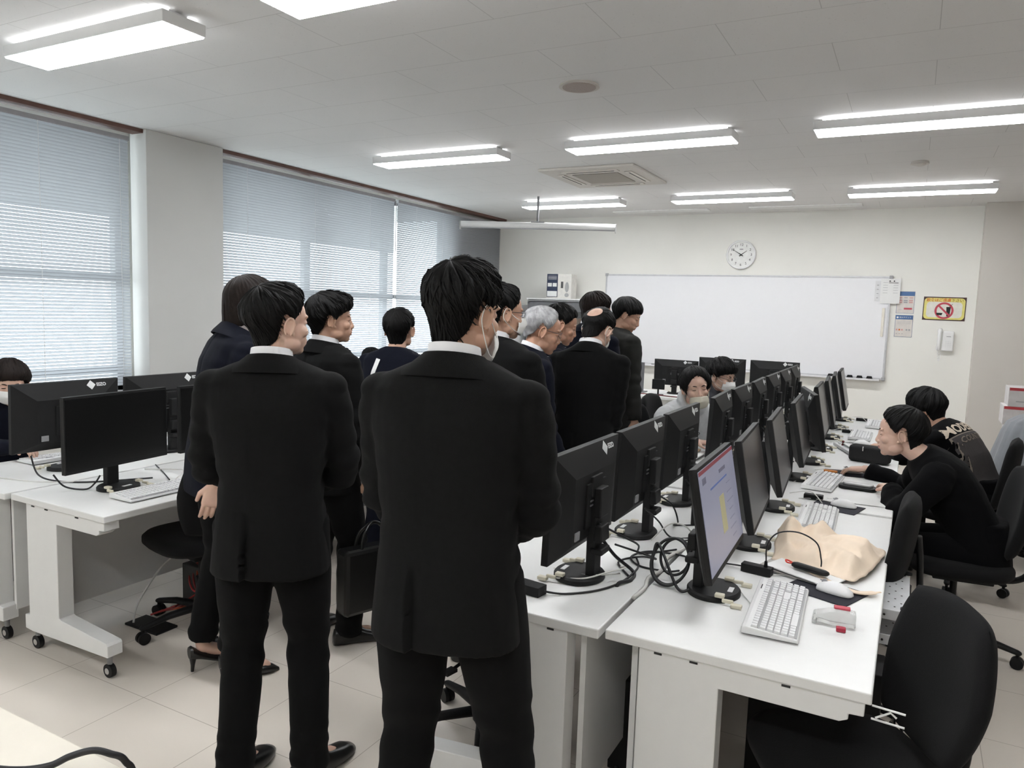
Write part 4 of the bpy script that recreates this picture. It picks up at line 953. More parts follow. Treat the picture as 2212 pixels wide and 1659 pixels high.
# ================================================================== PEOPLE
X3, Y3, Z3 = Vector((1, 0, 0)), Vector((0, 1, 0)), Vector((0, 0, 1))
def ik(a, b, l1, l2, pole):
    d = b-a; L = d.length; L = min(L, (l1+l2)*.999); dn = d.normalized()
    b = a+dn*L; x = (l1*l1-l2*l2+L*L)/(2*L); h = math.sqrt(max(0, l1*l1-x*x))
    p = Vector(pole)-dn*Vector(pole).dot(dn); p = p.normalized() if p.length > 1e-5 else dn.orthogonal().normalized()
    return a+dn*x+p*h, b
def hand(m, w, d, n, side, curl=.5, s=1.0, spread=1.0, grip=None):
    """w wrist, d finger direction, n palm normal (palm faces n), side: thumb direction"""
    d = Vector(d).normalized(); n = Vector(n); n = (n-d*n.dot(d)).normalized(); t = Vector(side); t = (t-d*t.dot(d)-n*t.dot(n)).normalized()
    w = Vector(w); rings = []
    for k, a, b in ((-.02, .026, .020), (.0, .027, .019), (.02, .032, .018), (.05, .040, .0165), (.078, .042, .0145), (.090, .038, .011)):
        rings.append(m.ering(w+d*k*s, t, n, a*s, b*s, 16, 2.4))
    m.loft(rings)
    for off, ln, r, bk in ((.030, .072, .0088, .082), (.010, .080, .0090, .088), (-.011, .074, .0086, .084), (-.030, .058, .0076, .074)):
        p = w+(d*bk+t*off)*s; dd = (d+t*off*1.2*spread).normalized(); pts = [p-dd*.02*s, p]; c = 0
        for k, f in enumerate((.45, .30, .25)):
            c += curl*(.9, 1.1, .7)[k]*(1.0 if off < .02 else .85); q = (dd*math.cos(c)+n*math.sin(c)); pts.append(pts[-1]+q*ln*f*s)
        m.tube(pts, [r*1.05*s, r*s, r*.98*s, r*.9*s, r*.78*s], 10, round_=True)
    p = w+(d*.018+t*.024)*s; d1 = (d*.62+t*.62+n*.35).normalized(); d2 = (d*.9+t*.15+n*.35).normalized()
    m.tube([w+(d*.0+t*.006)*s, p, p+d1*.040*s, p+d1*.040*s+d2*.030*s], [.017*s, .0155*s, .0112*s, .0085*s], 10, round_=True)
def head_shape(m, T, s=1.0, jaw=1.0, nose=1.0):
    S = T @ Matrix.Scale(s, 4)
    E_ = lambda c, r, rot=None: m.ell(c, r, T=S, rot=rot, nu=22, nv=14)
    E_((0, -.014, .030), (.0755, .095, .083)); E_((0, .030, .030), (.066, .058, .062))
    E_((0, .026, -.030), (.0625, .064, .072)); E_((0, .032, -.070), (.050*jaw, .053, .042)); E_((0, .064, -.094), (.024*jaw, .020, .018)); E_((0, .045, -.055), (.052*jaw, .046, .050))
    for q in (-1, 1):
        E_((q*.038, .056, -.030), (.024, .026, .022)); E_((q*.046*jaw, .015, -.070), (.018, .032, .024))
        E_((q*.030, .0755, .020), (.024, .010, .0075)); E_((q*.0305, .069, .0005), (.0155, .0155, .0105))
        E_((q*.0115, .091, -.041), (.0075, .009, .006))
        # ear
        er = Matrix.Rotation(q*R_(-22), 3, 'Z') @ Matrix.Rotation(R_(-12), 3, 'X')
        E_((q*.0775, -.010, -.012), (.0055, .016, .027), er)
        pts = []
        for k in range(13):
            a = R_(-60+k*25); v = er @ Vector((q*.004, -.018*math.cos(a)*.9-.0, .032*math.sin(a)*.95)); pts.append(Vector((q*.0825, -.012, -.010))+v)
        m.tube(pts, [.0042]*13, 8, T=S, round_=True)
        E_((q*.0795, .004, -.036), (.005, .007, .009))
    m.tube([(0, .085, .012), (0, .0885, -.008), (0, .0965*nose, -.030), (0, .0985*nose, -.036)], [.0075, .0078, .0100, .0108], 12, T=S, round_=True)
    E_((0, .0925, -.050), (.010, .006, .010)); E_((0, .0875, -.0625), (.0245, .0095, .0058)); E_((0, .0855, -.0735), (.021, .0095, .0062)); E_((0, .076, -.066), (.034, .014, .022))
HL = {  # hairline tables: azimuth from the front -> lowest elevation
 'short': [(0, 30), (25, 29), (45, 24), (58, 8), (70, -6), (80, -20), (90, 6), (103, 2), (110, -34), (120, -52), (150, -57), (180, -58)],
 'fringe': [(0, 12), (30, 9), (50, 3), (65, -8), (78, -22), (90, -2), (103, -4), (112, -28), (124, -46), (150, -55), (180, -57)],
 'long': [(0, 26), (20, 22), (38, 6), (50, -6), (64, -16), (78, -28), (92, -22), (105, -34), (118, -56), (150, -62), (180, -64)],
 'swept': [(0, 36), (25, 33), (45, 18), (58, 2), (69, -12), (78, -20), (87, 8), (104, 4), (111, -30), (124, -56), (150, -62), (180, -64)],
 'parted': [(0, 42), (14, 36), (28, 24), (42, 4), (56, -22), (72, -34), (90, -26), (106, -36), (118, -56), (150, -62), (180, -64)],
 'bob': [(0, 14), (30, 8), (48, -10), (60, -40), (75, -52), (95, -56), (120, -58), (150, -58), (180, -58)],
 'recede': [(0, 46), (28, 44), (46, 26), (58, 10), (70, -4), (80, -16), (90, 8), (103, 8), (114, -18), (125, -36), (150, -44), (180, -46)],
}
def interp(tab, a):
    a = abs(a)
    for (x0, y0), (x1, y1) in zip(tab, tab[1:]):
        if a <= x1: return y0+(y1-y0)*(a-x0)/(x1-x0)
    return tab[-1][1]
def hair(T, s, style='short', th=.016, locks=160, seed=1, start=0, drop=False, part=0, messy=1.0, front=0, top=0, llen=1.0, ptilt=32):
    rnd = random.Random(seed); tab = HL[style]; c0 = Vector((0, -.012, .026)); A = (.078, .099, .088)
    pole = Vector((0, -math.sin(R_(ptilt)), math.cos(R_(ptilt)))); e1 = Vector((1, 0, 0)); e2 = pole.cross(e1)
    def dirv(t, f): return pole*math.cos(t)+(e1*math.cos(f)+e2*math.sin(f))*math.sin(t)
    def azel(d): return math.degrees(math.atan2(d.x, d.y)), math.degrees(math.asin(max(-1, min(1, d.z))))
    def base(d):
        r = 1/math.sqrt((d.x/A[0])**2+(d.y/A[1])**2+(d.z/A[2])**2)
        if drop and d.z < 0:
            hr = math.sqrt(d.x**2+d.y**2); rr = 1/math.sqrt((d.x/hr/A[0])**2+(d.y/hr/A[1])**2) if hr > .01 else r
            return min(rr/max(hr, .3)*(1-.10*(-d.z)), .2)
        if d.z < -.2 and d.y < 0:   # neck area follows down
            hr = math.sqrt(d.x**2+d.y**2); rr = 1/math.sqrt((d.x/hr/A[0])**2+(d.y/hr/A[1])**2)
            k = min(1, (-d.z-.2)*2.2); return r*(1-k)+k*min(rr*(.90-.25*(-d.z-.2))/max(hr, .3), .155)
        return r
    NF, NT = 144, 30; tend = []
    for i in range(NF):
        f = 2*PI*i/NF; t = .1
        while t < 2.9:
            a, e = azel(dirv(t, f))
            if e < interp(tab, a)+(2.5*noise.noise(Vector((f*9, seed, 0)))+5.5*noise.noise(Vector((f*26, seed, 4))))*messy: break
            t += .02
        tend.append(t)
    tend = [sum(tend[(i+k) % NF] for k in (-1, 0, 1))/3 for i in range(NF)]
    def thick(t, te, f, d):
        e = min(1, (te-t)/.40); e = max(0, e)**.5
        sd_ = 1.0 if drop or style in ('long', 'fringe', 'parted', 'swept') else .34+.66*max(0, min(1, (d.z+.38)/.62))
        if style in ('long', 'fringe', 'parted', 'swept') and not drop and d.y < 0: sd_ = .5+.5*max(0, min(1, (d.z+.55)/.5))
        q = th*(.14+.86*e)*sd_
        if start: q *= min(1, max(.05, (t-start)/.35))
        q += front*max(0, d.y)**2*max(0, d.z+.25)*e+top*max(0, d.z)**3
        st = noise.noise(Vector((math.cos(f)*7, math.sin(f)*7, t*1.3+seed)))*.34+noise.noise(Vector((math.cos(f)*19, math.sin(f)*19, t*2.2+seed)))*.26
        return q*(1+st*messy*.8*min(1, t*2.5))
    m = MB(); vs = []; fs = []
    def P(t, f, te, extra=0):
        d = dirv(t, f); return c0+d*(base(d)+thick(t, te, f, d)+extra)
    for j in range(NT+1):
        for i in range(NF):
            f = 2*PI*i/NF; te = tend[i]; t = start+(te-start)*(j/NT)**.92 if j or start else .001; vs.append(P(t, f, te))
    for i in range(NF):
        f = 2*PI*i/NF; d = dirv(tend[i]-.02, f); vs.append(c0+d*(base(d)*.93))
    for j in range(NT+1):
        for i in range(NF):
            k = (i+1) % NF; fs.append((j*NF+i, (j+1)*NF+i, (j+1)*NF+k, j*NF+k))
    m.add(vs, fs, T=T @ Matrix.Scale(s, 4))
    for k in range(locks):
        f = rnd.random()*2*PI; i = int(f/(2*PI)*NF) % NF; te = tend[i]; t0 = start+(te-start)*rnd.uniform(.15, .8); t1 = te*(1+rnd.uniform(-.05, .06)*llen)
        if rnd.random() < .5: t1 = t0+(te-start)*rnd.uniform(.2, .45)
        sw = rnd.uniform(-.25, .25)*messy; N = 7; pts = []; lift = rnd.uniform(.0005, .0045)*messy
        for q in range(N):
            u = q/(N-1); t = t0+(t1-t0)*u; pts.append(P(min(t, te), f+sw*u, te, -.003+lift*math.sin(u*PI*.6)+(.004*messy*u*u if rnd.random() < .3 else 0)) if t <= te else P(te, f+sw*u, te, .001)+dirv(te+.3, f)*.0+(P(te, f, te)-P(te-.05, f, te)).normalized()*(t-te)*.09)
        wd = rnd.uniform(.0028, .0052)
        m.tube(pts, [wd*.3, wd, wd, wd*.9, wd*.75, wd*.45, wd*.08], 5, T=T @ Matrix.Scale(s, 4), flat=.6)
    return m
def wrinkle(me, amp=.003, sc=9, stretch=(1, 1, .45), seed=0, creases=()):
    v = getv(me); n = getn(me); out = v.copy()
    for i in range(len(v)):
        p = v[i]; q = Vector((p[0]*sc*stretch[0]+seed, p[1]*sc*stretch[1], p[2]*sc*stretch[2]))
        a = 0
        r1 = noise.noise(q); r2 = 1-abs(noise.noise(q*2.1+Vector((5, 3, 1))))*2
        a = amp*(r1*1.1+r2*.35)
        for (c, rad, am, fr, ax) in creases:
            dd = (Vector(p)-Vector(c)).length
            if dd < rad: a += am*(1-dd/rad)*math.sin(Vector(p).dot(Vector(ax))*fr+2*noise.noise(Vector(p)*12))
        out[i] = p+n[i]*a
    setv(me, out)
NP = [0]
from mathutils.bvhtree import BVHTree
def stick(src_me, T, target_me, off, name, m, parent):
    # lay a flat mesh (XY, facing +Z) onto a surface by casting along -Z of T
    bt = BVHTree.FromPolygons([v.co for v in target_me.vertices], [tuple(p_.vertices) for p_ in target_me.polygons])
    nrm = (T.to_3x3() @ Vector((0, 0, 1))).normalized()
    for v in src_me.vertices:
        o_ = T @ Vector((v.co.x, v.co.y, 0)); z = v.co.z
        h = bt.ray_cast(o_+nrm*.25, -nrm)
        q = h[0] if h[0] is not None else o_
        v.co = q+nrm*(off+z)
    src_me.materials.clear(); src_me.materials.append(m)
    ob = bpy.data.objects.new(name, src_me); C.objects.link(ob); ob.parent = parent; return ob
def grid_mesh(w_, h_, nx=20, ny=20, th=.0):
    b = MB(); vs = [(-w_/2+w_*i/nx, -h_/2+h_*j/ny, 0) for j in range(ny+1) for i in range(nx+1)]
    fs = [(j*(nx+1)+i, j*(nx+1)+i+1, (j+1)*(nx+1)+i+1, (j+1)*(nx+1)+i) for j in range(ny) for i in range(nx)]
    return b.add(vs, fs).mesh('grid')
def text_flat(s, size, bold=.0):
    cu = bpy.data.curves.new('t', 'FONT'); cu.body = s; cu.size = size; cu.align_x = 'CENTER'; cu.align_y = 'CENTER'; cu.offset = bold; cu.resolution_u = 2
    t = bpy.data.objects.new('t', cu); C.objects.link(t); dg = bpy.context.evaluated_depsgraph_get(); me = bpy.data.meshes.new_from_object(t.evaluated_get(dg)); bpy.data.objects.remove(t)
    bm = bmesh.new(); bm.from_mesh(me); bmesh.ops.triangulate(bm, faces=bm.faces); bmesh.ops.subdivide_edges(bm, edges=bm.edges, cuts=1); bm.to_mesh(me); bm.free(); return me
def person(name, loc, heading, H, label, top=M_suit, pants=None, outfit='suit', sit=False, lean=(0, 0), side=0, head=(0, 0, 0), hairs={}, hair_m=None, skin=None,
           hands=None, poles=None, hdir=None, hnorm=None, hcurl=.5, build=1.0, hs=1.0, mask=None, mask_m=None, glasses=False, shoe='shoe', feet=None, vox=.0035, vent=None,
           eyes='closed', neckfwd=.03, shrug=0, jaw=1, twist=0, collar=True, knee=None, sleeve=1.0, seat=.53):
    NP[0] += 1; seed = NP[0]; k = H/1.72; hair_m = hair_m or M_hair; skin = skin or M_skin; pants = pants or top
    root = empty('person', loc, R_(heading), label, 'person')
    # ---- spine
    hip = Vector((0, 0, .93*k+(.045 if shoe == 'pump' else 0))) if not sit else Vector((0, 0, seat))
    st = [(-.165, 0), (-.10, 0), (0, 0), (.13, .2), (.26, .5), (.38, .8), (.455, .95), (.49, 1), (.515, 1.02), (.535, 1.05)]
    F = {}; pos = {}; p = None; prev = 0
    def ang(u): return R_(lean[0]+(lean[1]-lean[0])*max(0, min(1, u)))
    p = hip.copy(); pos[0] = p.copy()
    cur = hip.copy(); 
    for i in range(3, len(st)):
        d0, u0 = st[i-1]; d1, u1 = st[i]; a = ang((u0+u1)/2); sd = R_(side)*(u0+u1)/2
        cur = cur+(Vector((math.sin(sd), math.sin(a), math.cos(a)))).normalized()*(d1-d0)*k; pos[d1] = cur.copy()
    def down(dd): 
        a = ang(0) if not sit else 0
        return hip+Vector((0, math.sin(a)*dd*.3, math.cos(a)*dd))*k
    pos[-.165] = down(-.165); pos[-.10] = down(-.10)
    def fr(u):
        a = ang(u); tw = R_(twist)*max(0, min(1, u)); Xa = Vector((math.cos(tw), math.sin(tw), 0)); up = Vector((0, math.sin(a), math.cos(a))); Ya = up.cross(Xa); return Xa, Ya, up
    Xs, Ys, Us = fr(1)
    bw = build
    def torso(m, sc, off=0, hem=True, hoodie=False):
        R = []
        dims = {-.165: (.190, .128), -.10: (.186, .130), 0: (.176, .124), .13: (.163, .112), .26: (.180, .120), .38: (.197, .122), .455: (.204, .102), .49: (.172, .086), .515: (.118, .076), .535: (.070, .064)}
        for d, u in st:
            if d < 0 and (sit or not hem) : 
                if d < -.15: continue
            a, b = dims[d]; Xa, Ya, up = fr(u)
            if d < 0: Xa, Ya, up = X3, Y3, Z3
            sh = shrug*k if d in (.455, .49) else 0
            R.append(m.ering(pos[d]+up*sh-Ya*.006, Xa, Ya, (a*bw+off)*sc*k, (b*bw+off)*sc*k, 28, 2.5))
        m.loft(R)
    # shoulders
    shp = {}
    for q, nm in ((1, 'R'), (-1, 'L')):
        shp[nm] = pos[.455]+Xs*q*.178*k*bw+Us*(-.022+shrug)*k-Ys*.004
    # ---- arms
    hands = hands or {}
    arms = {}
    for q, nm in ((1, 'R'), (-1, 'L')):
        tg = hands.get(nm, Vector((q*.24, .06, .80*k))); tg = Vector(tg); pole = Vector((poles or {}).get(nm, (q*.5, -1, -.2)))
        el, wr_ = ik(shp[nm], tg, .285*k, .245*k, pole); arms[nm] = (shp[nm], el, wr_)
    legs = {}
    feet = feet or ({'R': (.12, .0, 0), 'L': (-.12, .0, 0)} if not sit else {'R': (.13, .42, 0), 'L': (-.13, .40, 0)})
    for q, nm in ((1, 'R'), (-1, 'L')):
        hp = hip+X3*q*.088*k*bw+Vector((0, 0, -.02)); ft = Vector(feet[nm]); az = R_(feet.get(nm+'a', -q*8)); ank = ft+Vector((0, -.0, .085*k+(.055 if shoe == 'pump' else 0)))
        ls = .43*k if sit else min(.43*k, (ank-hp).length*.5075); kn, ank2 = ik(hp, ank, ls, ls*.99, (knee or {}).get(nm, (0, 1, 0 if not sit else .6))); legs[nm] = (hp, kn, ank, az)
    # ---- head transform
    nb = pos[.535]; hy, hp_, hr = head
    HT_rot = Matrix.Rotation(R_(hy), 4, 'Z') @ Matrix.Rotation(R_(-hp_), 4, 'X') @ Matrix.Rotation(R_(hr), 4, 'Y')
    avg = (Us*.6+(HT_rot @ Vector((0, 0, 1)))*.6).normalized()
    hc = nb+avg*.110*k*1.0+Ys*.0+(HT_rot @ Vector((0, neckfwd, 0)))+ (Vector((0, 1, 0))*.0)
    HT = Matrix.Translation(hc) @ HT_rot
    kk = hs*.99
    # ---- body
    bm_ = MB(); torso(bm_, .86)
    for nm in 'RL':
        a, b, c = arms[nm]; bm_.tube([a, b, c], [.048*k, .038*k, .027*k], 12, round_=True)
        h_, kn, an, az = legs[nm]; bm_.tube([h_, kn, an], [.074*k, .048*k, .034*k], 12, round_=True)
        fd = Vector((-math.sin(az), math.cos(az), 0))
        if shoe == 'pump': bm_.tube([an+Z3*.02, an-Z3*.035, an-Z3*.06+fd*.05, Vector((an.x, an.y, .035))+fd*.14], [.034, .032, .030, .026], 12, round_=True, flat=.95)
        else: bm_.tube([an, an-Z3*.03, Vector((an.x, an.y, .045))+fd*.10], [.034, .034, .028], 12, round_=True)
    big = remesh(bm_, .014, 3)
    fm = MB(); head_shape(fm, HT, kk, jaw)
    nk0 = HT @ Vector((0, -.020, -.050)); fm.tube([pos[.49]-Ys*.005, nb-Ys*.004, nb.lerp(nk0, .5), nk0], [.066*k, .056*k, .052*k, .050*k], 18, round_=True)
    head_me = remesh(fm, vox, 5, .5)
    # lips as a second material slot
    inv = HT.inverted(); lipidx = []
    parts_ = [big, head_me]
    for nm in 'RL':
        a, b, c = arms[nm]; fdir = (c-b).normalized(); q = 1 if nm == 'R' else -1
        dd = Vector((hdir or {}).get(nm, fdir)); nn = Vector((hnorm or {}).get(nm, (-q, .2, 0)))
        cu = hcurl[nm] if isinstance(hcurl, dict) else hcurl
        hm = MB(); hm.tube([c-fdir*.10*k, c-fdir*.04, c], [.031*k, .027*k, .0255*k], 14, round_=True)
        dd_ = dd.normalized(); nn_ = (nn-dd_*nn.dot(dd_)).normalized(); thumb = dd_.cross(nn_)*(-q)
        thumb = nn_.cross(dd_)*q*(1) if False else (dd_.cross(nn_))*(1 if nm == 'L' else -1)
        hand(hm, c, dd, nn, thumb, cu, k*.98); parts_.append(remesh(hm, .0035, 2, .4))
    body = parts_[0]
    for q in parts_[1:]: body = join_meshes(body, q)
    bo = mesh_obj('body', body, [skin, M_lip], root)
    vv = getv(body); Mi = np.array(inv); loc_ = vv @ Mi[:3, :3].T+Mi[:3, 3]; loc_ /= kk
    lipv = (np.abs(loc_[:, 0])/.024)**2+((loc_[:, 2]+.068)/.0105)**2 < 1; lipv &= (loc_[:, 1] > .083) & (loc_[:, 1] < .12)
    for po in body.polygons:
        if all(lipv[i] for i in po.vertices): po.material_index = 1
    # ---- face features
    S = HT @ Matrix.Scale(kk, 4)
    for q in (-1, 1):
        e = MB()
        if eyes == 'open':
            e.ell((q*.0305, .0800, .0005), (.0115, .0052, .0034), T=S); ey = e.build('eye', mat('eye_dark', (.02, .015, .012), .2), root, smooth=True)
        else:
            pts = [(q*(.0305+.0125*math.cos(a)), .0835-.004*abs(math.cos(a))**2-.0005*q*0, -.0025-.0022*math.sin(a)) for a in [PI*i/8 for i in range(9)]]
            e.tube(pts, [.0006]+[.0014]*7+[.0006], 6, T=S); e.build('eye', mat('eye_dark', (.02, .015, .012), .2), root, smooth=True)
        pts = [(q*(.014+.034*u), .0880-.013*u*u, .0185+.0055*math.sin(PI*u*.8)) for u in [i/6 for i in range(7)]]
        MB().tube(pts, [.0012, .0022, .0026, .0026, .0022, .0016, .0006], 6, T=S, flat=1.3).build('eyebrow', hair_m, root, smooth=True)
    hd = dict(hairs); hm_ = hair(HT, kk, seed=seed, **hd)
    hm_.build('hair', hair_m, root, smooth=True, fix=False)
    # ---- lower clothing
    tm = MB(); R = []
    loose = 1.0 if outfit != 'woman' else .95
    for nm in 'RL':
        h_, kn, an, az = legs[nm]
        hemz = an.copy(); hemz.z = max(an.z-.045*k, .05) if shoe != 'pump' else an.z-.005
        if sit: pts = [h_+Vector((0, -.03, 0)), h_.lerp(kn, .35), h_.lerp(kn, .8), kn, kn.lerp(an, .3), hemz]; rd = [.10*k, .092*k, .074*k, .068*k, .062*k, .056*k]
        else: pts = [h_+Z3*.02, h_.lerp(kn, .4), kn, kn.lerp(an, .45), kn.lerp(an, .85), hemz]; rd = [.098*k*bw, .094*k*bw, .072*k, .068*k, .064*k, .066*k]
        tm.tube(pts, [r*loose for r in rd], 20, round_=False)
    tm.loft([tm.ering(hip+Z3*z*k, X3, Y3, a*k*bw, b*k*bw, 26, 2.4) for z, a, b in ((-.13, .13, .10), (-.08, .172, .120), (0, .172, .120), (.08, .160, .110), (.15, .145, .10))])
    tmesh = remesh(tm, .011, 4)
    cr = [(tuple(legs[nm][1]), .20*k, .005, 60, (0, .3, 1)) for nm in 'RL']+[((legs[nm][2]), .16*k, .005, 85, (.1, .2, 1)) for nm in 'RL']
    wrinkle(tmesh, .0035, 8, (1, 1, .35), seed, cr)
    mesh_obj('trousers', tmesh, pants, root)
    # ---- shoes
    for nm in 'RL':
        h_, kn, an, az = legs[nm]; fd = Vector((-math.sin(az), math.cos(az), 0)); sdv = Vector((math.cos(az), math.sin(az), 0)); b = MB(); o_ = Vector((an.x, an.y, 0))
        if shoe == 'pump':
            R = []
            for t, hh, lo, w_ in ((-.055, .115, .062, .022), (-.045, .118, .058, .030), (-.01, .088, .050, .032), (.04, .060, .028, .031), (.09, .050, .008, .036), (.13, .050, .002, .036), (.165, .036, .002, .028), (.195, .014, .002, .008)):
                R.append([o_+fd*t+sdv*(w_*math.cos(a))+Z3*((hh+lo)/2+(hh-lo)/2*math.sin(a)) for a in [2*PI*i/16 for i in range(16)]])
            b.loft(R); b.tube([o_-fd*.038+Z3*.075, o_-fd*.040+Z3*.03, o_-fd*.042+Z3*.001], [.018, .009, .007], 10)
            b.build('shoe', M_shoe, root, smooth='auto')
        else:
            R = []
            for t, hh, w_ in ((-.075, .05, .024), (-.068, .075, .034), (-.03, .095, .040), (.03, .092, .041), (.08, .066, .047), (.13, .052, .049), (.175, .044, .042), (.205, .030, .026), (.215, .012, .012)):
                R.append([o_+fd*t*k+sdv*(w_*k*math.copysign(abs(math.cos(a))**.8, math.cos(a)))+Z3*(.002+(hh*.5)*(1+math.copysign(abs(math.sin(a))**(.6 if math.sin(a) < 0 else 1), math.sin(a)))) for a in [2*PI*i/20 for i in range(20)]])
            b.loft(R).build('shoe', M_shoe, root, smooth='auto')
    # ---- upper clothing
    jm = MB(); torso(jm, 1.0)
    off = .010
    for nm in 'RL':
        a, b_, c = arms[nm]; q = 1 if nm == 'R' else -1; fd = (c-b_).normalized()
        rr = [.066, .066, .060, .055, .051, .047, .0415]
        if outfit == 'hoodie': rr = [.072, .075, .070, .068, .066, .062, .040]
        pts = [a-Xs*q*.03, a+(b_-a)*.12, a.lerp(b_, .5), b_, b_.lerp(c, .35), b_.lerp(c, .8), c-fd*.012]
        jm.tube(smooth_path(pts, 3), [r*k*bw*sleeve for r in np.interp(np.linspace(0, 6, 19), range(7), rr)], 18)
        jm.ell(a+Us*.012*k, (.062*k*bw, .058*k*bw, .048*k*bw))
    if outfit in ('hoodie', 'hood_dark', 'sweat'):
        # rolled hood or neck ribbing around the neck
        pts = []
        for i in range(25):
            a_ = 2*PI*i/24; pts.append(pos[.535]+Xs*.085*k*math.sin(a_)-Ys*(.068*k*math.cos(a_)-.0)+Us*(.010+.022*math.cos(a_)-.03*(1-math.cos(a_))/2))
        if outfit != 'sweat': jm.tube(pts, [.024*k+.012*k*(1+math.cos(2*PI*i/24))/2 for i in range(25)], 12)
    jme = remesh(jm, .008, 5)
    cr = []
    for nm in 'RL':
        a, b_, c = arms[nm]; cr += [(tuple(b_), .19*k, .008, 75, tuple((c-a).normalized())), (tuple(a-Us*.09), .15*k, .003, 80, (.6, .2, 1)), (tuple(c), .12, .003, 110, tuple((c-b_).normalized()))]
    wrinkle(jme, .0058, 6, (1, 1, .4), seed+3, cr)
    v = getv(jme); n = getn(jme)
    if vent is not None:
        wz = hip.z+.06*k; hz = pos[-.165].z
        for i in range(len(v)):
            x, y, z = v[i]
            if y < -.02 and z < wz and abs(x) < .30:
                t = min(1, (wz-z)/(wz-hz)); dx = x-vent
                if dx < 0 and dx > -.12: v[i, 1] -= .017*min(1, t*2.5)*(1+dx/.12)
                elif 0 <= dx < .03: v[i, 1] += .014*min(1, t*2.5)*(1-dx/.03)
        # centre back seam
    for i in range(len(v)):
        x, y, z = v[i]
        if outfit in ('suit', 'woman') and y < 0 and abs(x-(vent or 0)*.6) < .006 and z > hip.z: v[i] = v[i]-n[i]*.0022
    setv(jme, v)
    jn = 'jacket' if outfit in ('suit', 'woman', 'jacket') else ('hoodie' if outfit in ('hoodie', 'hood_dark') else 'sweatshirt')
    jo = mesh_obj(jn, jme, top, root)
    # collars
    def band(ctr, levels, m, nm, par, a0=0, a1=2*PI, open_=False, thick=.004):
        b = MB(); rings = []; N = 40
        full = levels+[(h, ra-thick, rb-thick, dy) for (h, ra, rb, dy) in levels[::-1]]
        for (h, ra, rb, dy) in full:
            row = []
            for i in range(N+1):
                a_ = a0+(a1-a0)*i/N; fnt = (1-math.cos(a_))/2   # 0 at back, 1 at front
                row.append(ctr+Xs*ra*k*math.sin(a_)-Ys*(rb*k*math.cos(a_)-dy)+Us*(h*k-.030*k*fnt))
            rings.append(row)
        rings.append(rings[0])
        b.loft(rings, cap=False, closed=False); o = b.build(nm, m, par, smooth='auto'); return o
    if outfit in ('suit', 'woman') and collar:
        sm = M_shirtg if outfit == 'woman' else M_shirt
        band(pos[.535], [(-.010, .072, .069, .0), (.022, .0665, .064, .0), (.040, .0640, .0615, .001)], sm, 'shirt_collar', root, R_(-172), R_(172))
        band(pos[.535], [(-.040, .158, .103, .0), (-.026, .140, .099, .0), (-.008, .108, .090, 0), (.012, .0820, .0790, 0), (.018, .0755, .0730, 0)], top, 'jacket_collar', jo, R_(-120), R_(120), thick=.006)
        # shirt front wedge and tie, lapels
        def front(pt_list, m, nm, offn, th=.003):
            b = MB(); vs = []; 
            for (xx, dd) in pt_list:
                i = 0
                ks = sorted(pos); 
                lo = max([q for q in ks if q <= dd] or [ks[0]]); hi = min([q for q in ks if q >= dd] or [ks[-1]])
                t = 0 if hi == lo else (dd-lo)/(hi-lo); pp = pos[lo].lerp(pos[hi], t); u = max(0, min(1, dd/.5)); Xa, Ya, up = fr(u)
                dims = {-.165: .128, -.10: .130, 0: .124, .13: .112, .26: .120, .38: .122, .455: .102, .49: .086, .515: .076, .535: .064}
                bb = dims[lo]*(1-t)+dims[hi]*t; aa = .17
                yy = (bb*bw*k)*(max(0, 1-(abs(xx)/aa)**2.5))**.4+offn
                vs.append((pp+Xa*xx*k+Ya*(yy-.006), Ya))
            n_ = len(vs); P_ = [a_+y_*th for a_, y_ in vs]+[a_-y_*.02 for a_, y_ in vs]
            fs = [tuple(range(n_)), tuple(range(n_, 2*n_))[::-1]]+[(i, (i+1) % n_, n_+(i+1) % n_, n_+i) for i in range(n_)]
            return b.add(P_, fs).build(nm, m, jo)
        front([(-.055, .515), (-.045, .48), (-.035, .42), (-.015, .30), (0, .24), (.015, .30), (.035, .42), (.045, .48), (.055, .515)], sm, 'shirt_front', .008)
        if outfit == 'suit': front([(-.014, .50), (-.018, .40), (-.016, .30), (0, .25), (.016, .30), (.018, .40), (.014, .50)], mat('dark_tie', (.03, .03, .05), .6), 'necktie', .012)
        for q in (-1, 1): front([(q*.052, .515), (q*.085, .50), (q*.095, .44), (q*.06, .33), (q*.006, .23), (q*.018, .31), (q*.040, .42)][::q], top, 'lapel', .012)
    if outfit == 'woman': pass
    # pocket line for suits
    # ---- mask
    mask_m = mask_m or M_mask
    if mask:
        low = -.0; zc = {'worn': -.052, 'low': -.082}[mask]
        b = MB(); NU, NV = 22, 12; vs = []
        for j in range(NV+1):
            for i in range(NU+1):
                u = -1+2*i/NU; v_ = -1+2*j/NV; a_ = u*R_(64); zz = zc+v_*.042*(1-.32*u*u)
                ry = .082+(.016*(1-u*u)*(1-abs(v_)**1.6))+(.012 if v_ > 0 else -.006*v_*0)*(1-abs(u))**2; rx = .069-.006*abs(v_)
                y = .022+ry*math.cos(a_)*(1-.10*max(0, -v_)); x = rx*math.sin(a_)*1.03
                vs.append((x, y+.0006*math.sin(v_*26), zz))
        fs = [(j*(NU+1)+i, j*(NU+1)+i+1, (j+1)*(NU+1)+i+1, (j+1)*(NU+1)+i) for j in range(NV) for i in range(NU)]
        b.add(vs, fs, T=S); mo = b.build('face_mask', mask_m, root, smooth=True); md = mo.modifiers.new('s', 'SOLIDIFY'); md.thickness = .0018
